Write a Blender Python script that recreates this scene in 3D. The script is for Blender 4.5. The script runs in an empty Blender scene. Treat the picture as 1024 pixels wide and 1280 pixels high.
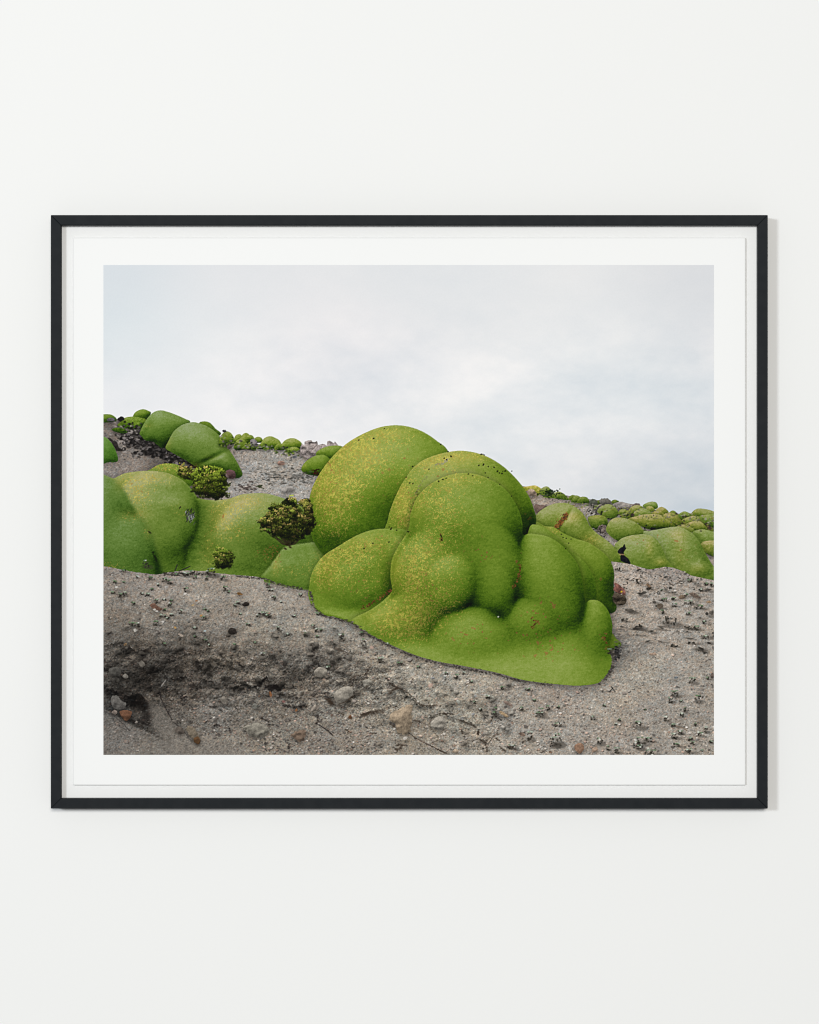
import bpy, bmesh, math
import numpy as np

# ---- camera, light, exposure ------------------------------------------------
# One millimetre on the wall's drawing grid (x right 0..1024, y down 0..1280) is one millimetre of wall.
scene = bpy.context.scene
COL = scene.collection
CX, CY, EYE = 512.0, 640.0, 1.52          # grid point opposite the camera, its height above the floor
DIST = 3.6                                 # camera to the print

def gx(x):
    return (x - CX) / 1000.0

def gz(y):
    return EYE + (CY - y) / 1000.0

PRINT_Y = -0.0218                          # the plane of the print, in front of the wall at y = 0
cam = bpy.data.cameras.new('camera')
cam_ob = bpy.data.objects.new('camera', cam)
COL.objects.link(cam_ob)
cam_ob.location = (0, PRINT_Y - DIST, EYE)
cam_ob.rotation_euler = (math.radians(90), 0, 0)
cam.sensor_fit = 'VERTICAL'
cam.sensor_height = 24.0
cam.lens = 24.0 * DIST / 1.28
cam.clip_start, cam.clip_end = 0.05, 60
scene.camera = cam_ob

world = bpy.data.worlds.new('World')
scene.world = world
world.use_nodes = True
bg = world.node_tree.nodes['Background']
bg.inputs['Color'].default_value = (0.985, 1.0, 1.0, 1)
bg.inputs['Strength'].default_value = WORLD_STRENGTH = 0.20

def area(name, loc, aim, size, size_y, power, color):
    d = bpy.data.lights.new(name, 'AREA')
    d.shape, d.size, d.size_y, d.energy, d.color = 'RECTANGLE', size, size_y, power, color
    o = bpy.data.objects.new(name, d)
    COL.objects.link(o)
    o.location = loc
    v = np.subtract(aim, loc)
    v = v / np.linalg.norm(v)
    from mathutils import Vector
    o.rotation_euler = Vector(v).to_track_quat('-Z', 'Y').to_euler()
    return o

# the window-like key from the left throws the crisp shadow to the right of the frame
area('key_light', (-3.9, -7.8, EYE + 1.05), (0, 0, EYE), 1.05, 0.85, 256, (0.945, 1.0, 1.045))
# a broad soft source above and behind the photographer
area('soft_light', (0.35, -8.0, EYE + 1.25), (0, 0, EYE), 1.5, 1.3, 366, (1.0, 0.965, 0.905))
scene.cycles.pixel_filter_type = 'BLACKMAN_HARRIS'
scene.cycles.filter_width = 1.1
scene.view_settings.view_transform = 'Standard'
scene.view_settings.look = 'None'
scene.view_settings.exposure = 0.0
scene.view_settings.gamma = 1.0
scene.view_settings.use_curve_mapping = False

# ---- helpers ----------------------------------------------------------------
def material(name, color, rough=0.6, spec=0.3):
    m = bpy.data.materials.new(name)
    m.use_nodes = True
    b = m.node_tree.nodes['Principled BSDF']
    b.inputs['Base Color'].default_value = (*color, 1)
    b.inputs['Roughness'].default_value = rough
    b.inputs['Specular IOR Level'].default_value = spec
    return m, m.node_tree, b

def add_bump(nt, b, scale, strength, dist, stretch=(1, 1, 1), detail=6):
    tc = nt.nodes.new('ShaderNodeTexCoord')
    mp = nt.nodes.new('ShaderNodeMapping')
    mp.inputs['Scale'].default_value = stretch
    nz = nt.nodes.new('ShaderNodeTexNoise')
    nz.inputs['Scale'].default_value = scale
    nz.inputs['Detail'].default_value = detail
    bp = nt.nodes.new('ShaderNodeBump')
    bp.inputs['Strength'].default_value = strength
    bp.inputs['Distance'].default_value = dist
    nt.links.new(tc.outputs['Object'], mp.inputs['Vector'])
    nt.links.new(mp.outputs['Vector'], nz.inputs['Vector'])
    nt.links.new(nz.outputs['Fac'], bp.inputs['Height'])
    nt.links.new(bp.outputs['Normal'], b.inputs['Normal'])
    return nz

def mix_color(nt, b, fac_out, c0, c1):
    r = nt.nodes.new('ShaderNodeValToRGB')
    r.color_ramp.elements[0].position, r.color_ramp.elements[1].position = 0.35, 0.65
    r.color_ramp.elements[0].color, r.color_ramp.elements[1].color = (*c0, 1), (*c1, 1)
    nt.links.new(fac_out, r.inputs['Fac'])
    nt.links.new(r.outputs['Color'], b.inputs['Base Color'])

def mesh_object(name, verts, faces, mat, parent=None, bevel=0.0, loc=(0, 0, 0)):
    me = bpy.data.meshes.new(name)
    me.from_pydata([tuple(np.subtract(v, loc)) for v in verts], [], faces)
    bm = bmesh.new()
    bm.from_mesh(me)
    if bevel:
        bmesh.ops.bevel(bm, geom=[e for e in bm.edges], offset=bevel, segments=2, profile=0.5, affect='EDGES')
    bmesh.ops.recalc_face_normals(bm, faces=bm.faces)
    bm.to_mesh(me)
    bm.free()
    me.materials.append(mat)
    o = bpy.data.objects.new(name, me)
    COL.objects.link(o)
    o.location = loc
    if parent:
        o.parent = parent
    return o

BOX = [(0, 1, 2, 3), (7, 6, 5, 4), (0, 4, 5, 1), (1, 5, 6, 2), (2, 6, 7, 3), (3, 7, 4, 0)]

def slab(name, x0, x1, y0, y1, front, back, mat, parent=None, bevel=0.0):
    """A board standing upright: grid x0..x1, y0..y1, from depth front to depth back (metres, -y is into the room)."""
    a, b, c, d = gx(x0), gx(x1), gz(y1), gz(y0)
    v = [(a, front, c), (b, front, c), (b, front, d), (a, front, d), (a, back, c), (b, back, c), (b, back, d), (a, back, d)]
    return mesh_object(name, v, BOX, mat, parent, bevel)

# ---- the wall ---------------------------------------------------------------
wall_mat, nt, b = material('white_wall_paint', (0.86, 0.865, 0.865), 0.75, 0.15)
nz = add_bump(nt, b, 140.0, 0.05, 0.002)
big = nt.nodes.new('ShaderNodeTexNoise')
big.inputs['Scale'].default_value = 1.6
big.inputs['Detail'].default_value = 3
mix_color(nt, b, big.outputs['Fac'], (0.850, 0.856, 0.855), (0.872, 0.877, 0.875))
WALL = slab('wall', -1500, 2524, -1000, 2160, 0.0, 0.12, wall_mat)
WALL['kind'] = 'structure'

# ---- the framed print -------------------------------------------------------
# Outer edge of the frame on the drawing grid and the same edge pulled in for the front being nearer the camera.
FRONT, BACK = -0.0300, -0.0020
K = (DIST + (FRONT - PRINT_Y)) / DIST
def near(v, c):
    return c + (v - c) * K
FX0, FX1, FY0, FY1 = near(63.6, CX), near(959.9, CX), near(268.8, CY), near(1010.8, CY)
RAIL = 12.4 * K
IX0, IX1, IY0, IY1 = FX0 + RAIL, FX1 - RAIL, FY0 + RAIL, FY1 - RAIL

root = bpy.data.objects.new('framed_photograph', None)
COL.objects.link(root)
root.empty_display_size = 0.1
BASE = (gx((FX0 + FX1) / 2), 0.0, gz(FY1))
root.location = BASE
root['label'] = 'black framed photograph of bright green mound plants on grey gravel, on the white wall'
root['category'] = 'framed photo'

def hang(o):
    """Parent a part to the framed photograph without moving it."""
    o.parent = root
    o.matrix_parent_inverse.identity()
    o.location = tuple(np.subtract(o.location, BASE))
    return o

frame_mat, nt, b = material('black_satin_wood', (0.017, 0.0195, 0.022), 0.6, 0.12)
nz = add_bump(nt, b, 90.0, 0.06, 0.001, (1, 1, 1))
mix_color(nt, b, nz.outputs['Fac'], (0.0088, 0.0112, 0.0138), (0.0118, 0.0142, 0.0168))

def rail(p, q, r, s):
    """One mitred rail: outer corners p, q and inner corners r, s (grid x, y), extruded from back to front."""
    v = []
    for d in (FRONT, BACK):
        v += [(gx(c[0]), d, gz(c[1])) for c in (p, q, r, s)]
    return hang(mesh_object('frame_rail', v, BOX, frame_mat, None, 0.0007))

o0, o1, o2, o3 = (FX0, FY0), (FX1, FY0), (FX1, FY1), (FX0, FY1)
i0, i1, i2, i3 = (IX0, IY0), (IX1, IY0), (IX1, IY1), (IX0, IY1)
rail(o0, o1, i1, i0)
rail(o1, o2, i2, i1)
rail(o2, o3, i3, i2)
rail(o3, o0, i0, i3)

board_mat, nt, b = material('mount_board', (0.835, 0.84, 0.84), 0.8, 0.1)
add_bump(nt, b, 700.0, 0.04, 0.0005)
hang(slab('mount_board', IX0 - 3, IX1 + 3, IY0 - 3, IY1 + 3, -0.0168, -0.0140, board_mat))

paper_mat, nt, b = material('photo_paper', (0.875, 0.882, 0.884), 0.6, 0.15)
add_bump(nt, b, 900.0, 0.03, 0.0004)
SHEET = hang(slab('paper_sheet', 91.2, 932.2, 297.0, 981.6, PRINT_Y + 0.0002, PRINT_Y + 0.0030, paper_mat, None, 0.0012))
# the hidden pad that floats the sheet off the board
hang(slab('float_pad', 115, 908, 320, 958, PRINT_Y + 0.0030, -0.0168, board_mat))
SHEET_LIGHT, INK_LIFT = 1.06, 0.004
# ---------------------------------------------------------------------------
# The picture on the print.  The print is a flat sheet of paper, so what it
# shows is ink on that sheet: a landscape photograph.  It is worked out here
# in numpy and stored as the ink colours of the sheet (a colour attribute).
# Coordinates below are millimetres on the sheet's own drawing grid.
# ---------------------------------------------------------------------------
X0, X1, Y0, Y1 = 129.4, 892.5, 331.2, 943.6
S = 1.5
PW, PH = int(round((X1 - X0) * S)), int(round((Y1 - Y0) * S))
RNG = np.random.default_rng(7)
GX = (X0 + (np.arange(PW) + 0.5) / S).astype(np.float32)
GY = (Y0 + (np.arange(PH) + 0.5) / S).astype(np.float32)
MX, MY = np.meshgrid(GX, GY)


def interp_matrix(pos, n):
    """Rows of smooth interpolation weights for sample positions pos on n lattice nodes."""
    pos = np.clip(pos, 0, n - 1.001)
    i = np.floor(pos).astype(int)
    t = pos - i
    t = t * t * (3 - 2 * t)
    A = np.zeros((len(pos), n), np.float32)
    r = np.arange(len(pos))
    A[r, i] = 1 - t
    A[r, np.minimum(i + 1, n - 1)] += t
    return A


def noise(cx, cy=None, seed=0):
    """Value noise in -1..1 over the sheet, lattice cell cx by cy."""
    cy = cy or cx
    g = np.random.default_rng(seed)
    nx, ny = int((X1 - X0) / cx) + 3, int((Y1 - Y0) / cy) + 3
    G = g.uniform(-1, 1, (ny, nx)).astype(np.float32)
    o = g.uniform(0, 1, 2)
    return interp_matrix((GY - Y0) / cy + o[0], ny) @ G @ interp_matrix((GX - X0) / cx + o[1], nx).T


def fbm(cx, cy=None, n=4, gain=0.55, seed=0):
    cy = cy or cx
    out, a, tot = 0, 1.0, 0
    for k in range(n):
        out = out + a * noise(cx / 2 ** k, cy / 2 ** k, seed * 31 + k)
        tot += a
        a *= gain
    return out / tot


def box1(a, r, ax):
    r = int(max(r, 1))
    pad = [(0, 0)] * a.ndim
    pad[ax] = (r + 1, r)
    c = np.cumsum(np.pad(a, pad, mode='edge').astype(np.float64), axis=ax)
    n = a.shape[ax]
    hi = np.take(c, np.arange(2 * r + 1, 2 * r + 1 + n), axis=ax)
    lo = np.take(c, np.arange(0, n), axis=ax)
    return ((hi - lo) / (2 * r + 1)).astype(np.float32)


def blur(a, sig):
    """About Gaussian blur; sig in canvas cells."""
    r = max(int(round(sig * 0.98)), 1)
    for _ in range(3):
        a = box1(box1(a, r, 0), r, 1)
    return a


def spline(pts, n=8):
    p = np.asarray(pts, float)
    a, b, c, d = np.roll(p, 1, 0), p, np.roll(p, -1, 0), np.roll(p, -2, 0)
    out = []
    for t in np.arange(n) / n:
        out.append(0.5 * (2 * b + (c - a) * t + (2 * a - 5 * b + 4 * c - d) * t * t + (3 * b - a - 3 * c + d) * t ** 3))
    return np.stack(out, 1).reshape(-1, 2)


def raster(poly, x0, y0, nx, ny, sc, sub=3):
    """Soft-edged coverage of a polygon on a grid of nx by ny cells of size 1/sc from (x0, y0)."""
    p = (np.asarray(poly) - (x0, y0)) * sc
    q = np.roll(p, -1, 0)
    M = np.zeros((ny, nx), np.float32)
    xs = np.arange(nx)
    for j in range(ny):
        for s in range(sub):
            y = j + (s + 0.5) / sub
            m = (p[:, 1] <= y) != (q[:, 1] <= y)
            if not m.any():
                continue
            a, b = p[m], q[m]
            c = np.sort(a[:, 0] + (y - a[:, 1]) / (b[:, 1] - a[:, 1]) * (b[:, 0] - a[:, 0]))
            for k in range(0, len(c) - 1, 2):
                M[j] += np.clip(c[k + 1] - xs, 0, 1) - np.clip(c[k] - xs, 0, 1)
    return M / sub


def window(poly, pad=6):
    p = np.asarray(poly)
    i0 = int(max(0, np.floor((p[:, 0].min() - pad - X0) * S)))
    i1 = int(min(PW, np.ceil((p[:, 0].max() + pad - X0) * S)))
    j0 = int(max(0, np.floor((p[:, 1].min() - pad - Y0) * S)))
    j1 = int(min(PH, np.ceil((p[:, 1].max() + pad - Y0) * S)))
    return slice(j0, j1), slice(i0, i1)


def cover(poly, sl):
    j, i = sl
    return raster(poly, X0 + i.start / S, Y0 + j.start / S, i.stop - i.start, j.stop - j.start, S)


def swell(poly, sl):
    """Solve a soap film over the outline: u = R^2 - r^2 on a disc, so sqrt(u) is a dome."""
    p = np.asarray(poly)
    ext = max(np.ptp(p[:, 0]), np.ptp(p[:, 1]))
    sc = float(np.clip(140 / ext, 0.35, 1.5))
    x0, y0 = p[:, 0].min() - 3 / sc, p[:, 1].min() - 3 / sc
    nx, ny = int(np.ptp(p[:, 0]) * sc) + 7, int(np.ptp(p[:, 1]) * sc) + 7
    M = raster(p, x0, y0, nx, ny, sc, 2)
    u = np.zeros((ny, nx), np.float32)
    jj, ii = np.mgrid[0:ny, 0:nx]
    ins = M > 0.5
    ins[0] = ins[-1] = False
    ins[:, 0] = ins[:, -1] = False
    om = 2 / (1 + np.sin(np.pi / (0.75 * max(nx, ny))))
    red = ins & ((ii + jj) % 2 == 0)
    blk = ins & ((ii + jj) % 2 == 1)
    f = 4.0 / sc ** 2
    for _ in range(170):
        for c in (red, blk):
            nb = np.zeros_like(u)
            nb[1:-1, 1:-1] = u[:-2, 1:-1] + u[2:, 1:-1] + u[1:-1, :-2] + u[1:-1, 2:]
            u = np.where(c, u + om * ((nb + f) / 4 - u), u)
    j, i = sl
    A = interp_lin((GY[j] - y0) * sc - 0.5, ny)
    B = interp_lin((GX[i] - x0) * sc - 0.5, nx)
    return blur(A @ u @ B.T, 1.5 / sc)


def interp_lin(pos, n):
    pos = np.clip(pos, 0, n - 1.001)
    i = np.floor(pos).astype(int)
    t = pos - i
    A = np.zeros((len(pos), n), np.float32)
    r = np.arange(len(pos))
    A[r, i] = 1 - t
    A[r, i + 1] += t
    return A


def field(pts, sig, sx=1.0):
    """Smooth field through scattered values: rows of x, y, v1, v2, ..."""
    p = np.asarray(pts, np.float32)
    gx = np.arange(X0 - 4, X1 + 12, 5.0)
    gy = np.arange(Y0 - 4, Y1 + 12, 5.0)
    AX, AY = np.meshgrid(gx, gy)
    d = ((AX[..., None] - p[:, 0]) / sx) ** 2 + (AY[..., None] - p[:, 1]) ** 2
    w = np.exp(-(d - d.min(-1, keepdims=True)) / (2 * sig * sig))
    w /= w.sum(-1, keepdims=True)
    v = w @ p[:, 2:]
    A = interp_lin((GY - gy[0]) / 5.0, len(gy))
    B = interp_lin((GX - gx[0]) / 5.0, len(gx))
    return np.stack([blur(A @ v[..., k] @ B.T, 5) for k in range(v.shape[-1])], -1)


def spots(blobs, x, y):
    """Sum of soft blobs (cx, cy, rx, ry, amount[, turn in degrees])."""
    o = np.zeros(x.shape, np.float32)
    for cx, cy, rx, ry, a, *rot in blobs:
        c, s = (math.cos(math.radians(rot[0])), math.sin(math.radians(rot[0]))) if rot else (1.0, 0.0)
        dx, dy = x - cx, y - cy
        o += a * np.exp(-(((dx * c + dy * s) / rx) ** 2 + ((-dx * s + dy * c) / ry) ** 2))
    return o


IMG = np.zeros((PH, PW, 3), np.float32)
UND = np.zeros((PH, PW), np.float32)
SOLIDPLANT = np.zeros((PH, PW), np.float32)
SOLID = np.zeros((PH, PW), np.float32)      # where something other than sky stands


def stamp(x, y, rx, ry, rot, col, al=1.0, soft=0.7):
    """One small soft-edged ellipse of ink."""
    r = max(rx, ry) + 1.2
    i0, i1 = int(max(0, (x - r - X0) * S)), int(min(PW, (x + r - X0) * S + 1))
    j0, j1 = int(max(0, (y - r - Y0) * S)), int(min(PH, (y + r - Y0) * S + 1))
    if i1 <= i0 or j1 <= j0:
        return
    dx, dy = GX[None, i0:i1] - x, GY[j0:j1, None] - y
    c, s = math.cos(rot), math.sin(rot)
    u, v = (dx * c + dy * s) / rx, (-dx * s + dy * c) / ry
    d = (np.sqrt(u * u + v * v) - 1) * min(rx, ry)
    a = (al * np.clip(0.5 - d / soft, 0, 1))[..., None]
    t = IMG[j0:j1, i0:i1]
    t += a * (np.asarray(col, np.float32) - t)


def stroke(pts, w, col, al=1.0, jit=0.0, soft=0.8):
    """A thin line drawn as overlapping stamps; w may taper to its end."""
    p = np.asarray(pts, float)
    for a, b in zip(p[:-1], p[1:]):
        L = np.hypot(*(b - a))
        for t in np.arange(0, 1, 0.8 / max(L, 0.8)):
            q = a + (b - a) * t + RNG.normal(0, jit, 2) if jit else a + (b - a) * t
            r = w * (RNG.uniform(0.5, 1.3) if jit else 1)
            stamp(q[0], q[1], r, r * 0.8, 0, col, al, soft)


RAMP_S = np.array([-0.2, 0.1, 0.3, 0.5, 0.7, 0.88, 1.1])
RAMP = np.array([[14, 24, 6], [34, 56, 11], [59, 87, 19], [87, 114, 31], [108, 132, 43], [130, 150, 63], [154, 167, 92]], np.float32)


def ramp(s):
    return np.stack([np.interp(s, RAMP_S, RAMP[:, k]) for k in range(3)], -1).astype(np.float32)


def noise_b(sl):
    return FUZZ2[sl]


def set_noises():
    global FUZZ, FUZZ2, MID, BIG, DOT, DOTB, GRAIN, FACET, DOT2, STREAK
    FUZZ = noise(1.1, 1.1, 101)
    FUZZ2 = noise(2.4, 2.4, 102)
    MID = fbm(16, 12, 3, 0.6, 103)
    BIG = fbm(60, 45, 3, 0.5, 104)
    w = np.random.default_rng(105).normal(0, 1, (PH + 2, PW + 2)).astype(np.float32)
    w = (w[:-2] + 2 * w[1:-1] + w[2:])
    w = (w[:, :-2] + 2 * w[:, 1:-1] + w[:, 2:])
    DOT = w / w.std()
    w = np.random.default_rng(115).normal(0, 1, (PH, PW)).astype(np.float32)
    DOT = 0.72 * DOT + 0.60 * w + 0.5 * noise(5, 4, 106)
    w = np.random.default_rng(109).normal(0, 1, (PH, PW)).astype(np.float32)
    GRAIN = w * 0.6 + 0.4 * DOT
    w = blur(np.random.default_rng(112).normal(0, 1, (PH, PW)).astype(np.float32), 1)
    DOT2 = w / w.std()
    STREAK = noise(3.2, 1.3, 113) + 0.7 * noise(7, 3, 114)
    FACET = -np.abs(noise(9, 7, 110)) * 2.2 - np.abs(noise(4, 3.4, 111)) * 1.2
    DOTB = noise(2.0, 1.8, 107) * 0.8 + 0.35 * noise(5, 4, 108)


LIGHT = np.array([-0.26, -0.90, 0.30])
LIGHT = LIGHT / np.linalg.norm(LIGHT)


def mound(pts, flat=1.0, lobes=(), k=9.0, base=1.0, bumps=(), tint=(1, 1, 1), lift=0.0, gain=1.0, yellow=(), brown=(), dark=(),
          warm=(), cast=0.35, cast_r=7, rough=1.0, cav=1.0, sharp=False, foot=0.0, under=0.4, plane=None, feather=0):
    """A cushion of tiny leaves: its outline swells into a dome, lobes add to it, sky light from above models it."""
    poly = np.asarray(pts, float) if sharp else spline(pts)
    sl = window(poly, 4 + 3 * cast_r)
    M = cover(poly, sl)
    x, y = MX[sl], MY[sl]
    u = np.maximum(swell(poly, sl), 0)
    H = base * np.sqrt(u + 0.5)
    if lobes:
        terms = [H]
        for cx, cy, rx, ry, rot, z0, rz in lobes:
            c, s = math.cos(math.radians(rot)), math.sin(math.radians(rot))
            dx, dy = x - cx, y - cy
            q = ((dx * c + dy * s) / rx) ** 2 + ((-dx * s + dy * c) / ry) ** 2
            e = np.where(q < 1, rz * np.sqrt(np.maximum(1 - q, 0)), -2.0 * rz * (np.sqrt(q) - 1))
            terms.append(z0 + e)
        if plane:
            terms.append(plane(x, y) - 9 * (1 - np.clip(u / 70, 0, 1)) ** 2)
        T = np.stack(terms)
        m = T.max(0)
        H = m + k * np.log(np.exp((T - m) / k).sum(0))
    H = blur(H, 1.6)
    for cx, cy, rx, ry, rot, a, *kind in bumps:
        c, s = math.cos(math.radians(rot)), math.sin(math.radians(rot))
        dx, dy = x - cx, y - cy
        q = ((dx * c + dy * s) / rx) ** 2 + ((-dx * s + dy * c) / ry) ** 2
        H = H + (blur(a * np.sqrt(np.clip(1 - q, 0, 1)), 2.6) if kind else a * np.exp(-q))
    Hn = H * flat + 0.35 * rough * MID[sl] + 0.10 * rough * FUZZ2[sl]
    gy, gx = np.gradient(Hn, 1 / S)
    # the cushion flares out where it meets the soil, so its lower slope leans back
    gy = np.where(gy < 0, gy * under, gy)
    n = np.stack([-gx, -gy, np.ones_like(gx)], -1)
    n /= np.linalg.norm(n, axis=-1, keepdims=True)
    s = 0.285 + 0.66 * (n @ LIGHT)
    for sg, am in ((5, 0.036), (18, 0.027)):
        W = np.maximum(blur(M, sg * S), 0.08)
        cv = blur(H * M, sg * S) / W - H
        s = s - cav * am * np.clip(cv, -5, 12) * np.clip(2.4 * blur(M, sg * S) - 1.4, 0, 1)
    s = (s - 0.55) * gain + 0.55 + lift
    if foot:
        s = s - foot * np.clip((y - (poly[:, 1].max() - 0.45 * np.ptp(poly[:, 1]))) / (0.45 * np.ptp(poly[:, 1])), 0, 1)
    s = s + spots(dark, x, y) + 0.035 * BIG[sl] + rough * (0.040 * FUZZ[sl] + 0.026 * FUZZ2[sl] + 0.02 * MID[sl]) + 0.055 * GRAIN[sl] + 0.042 * min(rough, 1.4) * STREAK[sl]
    col = ramp(s) * np.asarray(tint, np.float32) * np.array([0.995, 1.005, 1.0], np.float32)
    if warm:
        w = np.clip(spots(warm, x, y), 0, 1)[..., None]
        col = col + w * (np.array([25, 10, 5], np.float32) * (0.4 + s[..., None] * 0.9))
    if yellow:
        d = np.clip(spots(yellow, x, y), 0, 1)
        a = np.clip((DOT[sl] - (1.6 - 2.0 * d)) / 0.7, 0, 1) * np.clip(d * 3, 0, 1)
        hue = np.clip(0.5 + 0.9 * noise_b(sl), 0, 1)[..., None]
        yc = (np.array([182, 170, 78], np.float32) * hue + np.array([150, 132, 62], np.float32) * (1 - hue)) * np.clip(0.52 + 0.66 * s[..., None], 0.3, 1.15)
        col = col + (0.70 * a)[..., None] * (yc - col)
    if brown:
        d = np.clip(spots(brown, x, y), 0, 1)
        a = np.clip((-DOT2[sl] - (2.1 - 1.5 * d)) / 0.5, 0, 1) * np.clip(d * 3, 0, 1)
        bc = np.array([142, 104, 58], np.float32) * np.clip(0.55 + 0.6 * s[..., None], 0.3, 1.1)
        col = col + (0.75 * a)[..., None] * (bc - col)
    t = IMG[sl]
    if cast:
        sh = np.clip(blur(np.roll(M, int(2 * S), 0), cast_r * S * 0.5), 0, 1)[..., None]
        t *= 1 - cast * sh * SOLID[sl][..., None]
    SOLID[sl] = np.maximum(SOLID[sl], M)
    SOLIDPLANT[sl] = np.maximum(SOLIDPLANT[sl], M)
    if feather:
        M = np.clip(blur(M, feather * S) * 1.25 - .12, 0, 1)
    # a faint fuzzy edge
    e = np.clip(M + 0.25 * FUZZ[sl] * (4 * M * (1 - M)), 0, 1)[..., None]
    t += e * (np.clip(col, 0, 255) - t)


def stone(pts, col, lift=0.0, flat=0.6, cast=0.45, tex=1.0, con=0.42, cut=False):
    poly = np.repeat(np.asarray(pts, float), 1, 0) if cut else spline(pts, 3)
    poly = poly + RNG.normal(0, 0.02 * max(np.ptp(poly[:, 0]), np.ptp(poly[:, 1])) + 0.12, poly.shape)
    sl = window(poly, 10)
    M = cover(poly, sl)
    u = np.maximum(swell(poly, sl), 0)
    H = flat * np.sqrt(u + 0.5) + tex * (1.2 * FACET[sl] + 0.35 * FUZZ2[sl])
    gy, gx = np.gradient(blur(H, 1), 1 / S)
    n = np.stack([-gx, -gy, np.ones_like(gx)], -1)
    n /= np.linalg.norm(n, axis=-1, keepdims=True)
    s = 0.79 - 0.30 * con + con * (n @ LIGHT) + lift + tex * (0.07 * FUZZ[sl] + 0.07 * FUZZ2[sl] + 0.05 * GRAIN[sl])
    t = IMG[sl]
    t *= 1 - cast * np.clip(blur(np.roll(M, int(2 * S), 0), 3), 0, 1)[..., None] * SOLID[sl][..., None]
    SOLID[sl] = np.maximum(SOLID[sl], M)
    t += M[..., None] * (np.clip(np.asarray(col, np.float32) * s[..., None], 0, 255) - t)


def ell(cx, cy, rx, ry, n=10, rot=0.0, wob=0.0):
    a = np.arange(n) * 2 * np.pi / n
    r = 1 + wob * RNG.uniform(-1, 1, n)
    c, s = math.cos(rot), math.sin(rot)
    px, py = rx * r * np.cos(a), ry * r * np.sin(a)
    return [(cx + u * c - v * s, cy + u * s + v * c) for u, v in zip(px, py)]


def dome(cx, cy, rx, ry):
    """Outline of a half-buried dome."""
    w = lambda: RNG.uniform(-.05, .05)
    return [(cx - rx * 1.02, cy + ry * (.75 + w())), (cx - rx * (.93 + w()), cy + ry * .1), (cx - rx * (.62 + w()), cy - ry * (.62 + w())), (cx - rx * .1, cy - ry * (.98 + w())), (cx + rx * (.45 + w()), cy - ry * (.8 + w())),
            (cx + rx * (.85 + w()), cy - ry * (.2 + w())), (cx + rx * 1.02, cy + ry * (.7 + w())), (cx + rx * .5, cy + ry * (.92 + w())), (cx - rx * .4, cy + ry * (.95 + w()))]


def zo(ox, oy, f, pts):
    return [(ox + a / f, oy + b / f) for a, b in pts]


def paint_sky():
    p = [(140, 345, 216, 222, 230), (300, 345, 228, 229, 234), (500, 345, 226, 228, 233), (700, 345, 230, 231, 235), (880, 345, 219, 221, 227),
         (135, 420, 217, 226, 233), (260, 430, 231, 233, 238), (430, 430, 238, 235, 239), (600, 380, 228, 230, 235), (760, 430, 234, 235, 239), (885, 430, 223, 225, 231),
         (140, 500, 233, 234, 240), (300, 510, 238, 238, 243), (400, 470, 235, 235, 240), (490, 485, 227, 230, 237), (560, 520, 236, 237, 241), (700, 500, 233, 235, 240),
         (785, 495, 221, 228, 235), (880, 500, 223, 228, 235), (650, 560, 230, 234, 240), (760, 560, 229, 232, 238), (885, 570, 221, 224, 231),
         (700, 600, 229, 229, 234), (800, 605, 219, 222, 229), (885, 615, 203, 212, 223), (820, 625, 209, 214, 222), (885, 640, 200, 209, 219), (200, 560, 238, 238, 243), (600, 590, 231, 233, 238)]
    c = field(p, 42, 1.6)
    a = 0.9 * fbm(130, 62, 5, 0.58, 11) + 0.6 * fbm(60, 40, 4, 0.6, 12)
    k = np.clip((MY - 345) / 120, 0.25, 1) * np.clip((MX - 140) / 260, 0.35, 1)
    IMG[...] = c + np.array([2.5, 2.5, 1.0], np.float32)
    IMG[...] += (a * k * 10.0 + fbm(38, 22, 4, .6, 14) * 6.0 * k)[..., None] * np.array([1.35, 1.0, 0.72], np.float32)
    IMG[...] += (noise(1.3, 1.3, 13) * 0.8)[..., None]


def gravel(mask, n, ylim, size, seed, dark=0.35, xlim=None):
    """Loose grit and pebbles: each one a stone-coloured stamp with a dark foot."""
    g = np.random.default_rng(seed)
    pal = np.array([[176, 168, 160], [150, 140, 132], [186, 160, 146], [120, 112, 106], [200, 192, 184], [98, 92, 88], [158, 132, 116], [140, 138, 134], [84, 80, 76]], np.float32)
    pw = np.array([.17, .2, .12, .13, .08, .1, .06, .09, .05])
    xs = g.uniform(*(xlim or (X0, X1)), n)
    ys = g.uniform(*ylim, n)
    for x, y in zip(xs, ys):
        j, i = int((y - Y0) * S), int((x - X0) * S)
        if not (0 <= j < PH and 0 <= i < PW) or g.uniform() > mask[j, i]:
            continue
        per = np.clip((y - 480) / 400, 0.3, 1.15)
        r = size * per * min(g.lognormal(-0.2, 0.42), 2.4)
        c = pal[g.choice(9, p=pw / pw.sum())]
        loc = IMG[j, i].mean() / 142.0
        c = c * (0.15 + 0.85 * loc) * g.uniform(0.9, 1.08)
        rt = g.uniform(-0.6, 0.6)
        if g.uniform() < 0.75:
            stamp(x + 0.3 * r, y + 0.55 * r, r * 1.15, r * 0.7, rt, (44, 40, 38), dark + 0.25 * g.uniform(), 0.9)
        stamp(x, y, r, r * g.uniform(0.55, 0.8), rt, c, 0.85, 0.7)
        if r > 1.0:
            stamp(x - 0.15 * r, y - 0.25 * r, r * 0.6, r * 0.3, rt, np.minimum(c * 1.18, 235), 0.6, 0.8)


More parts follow.
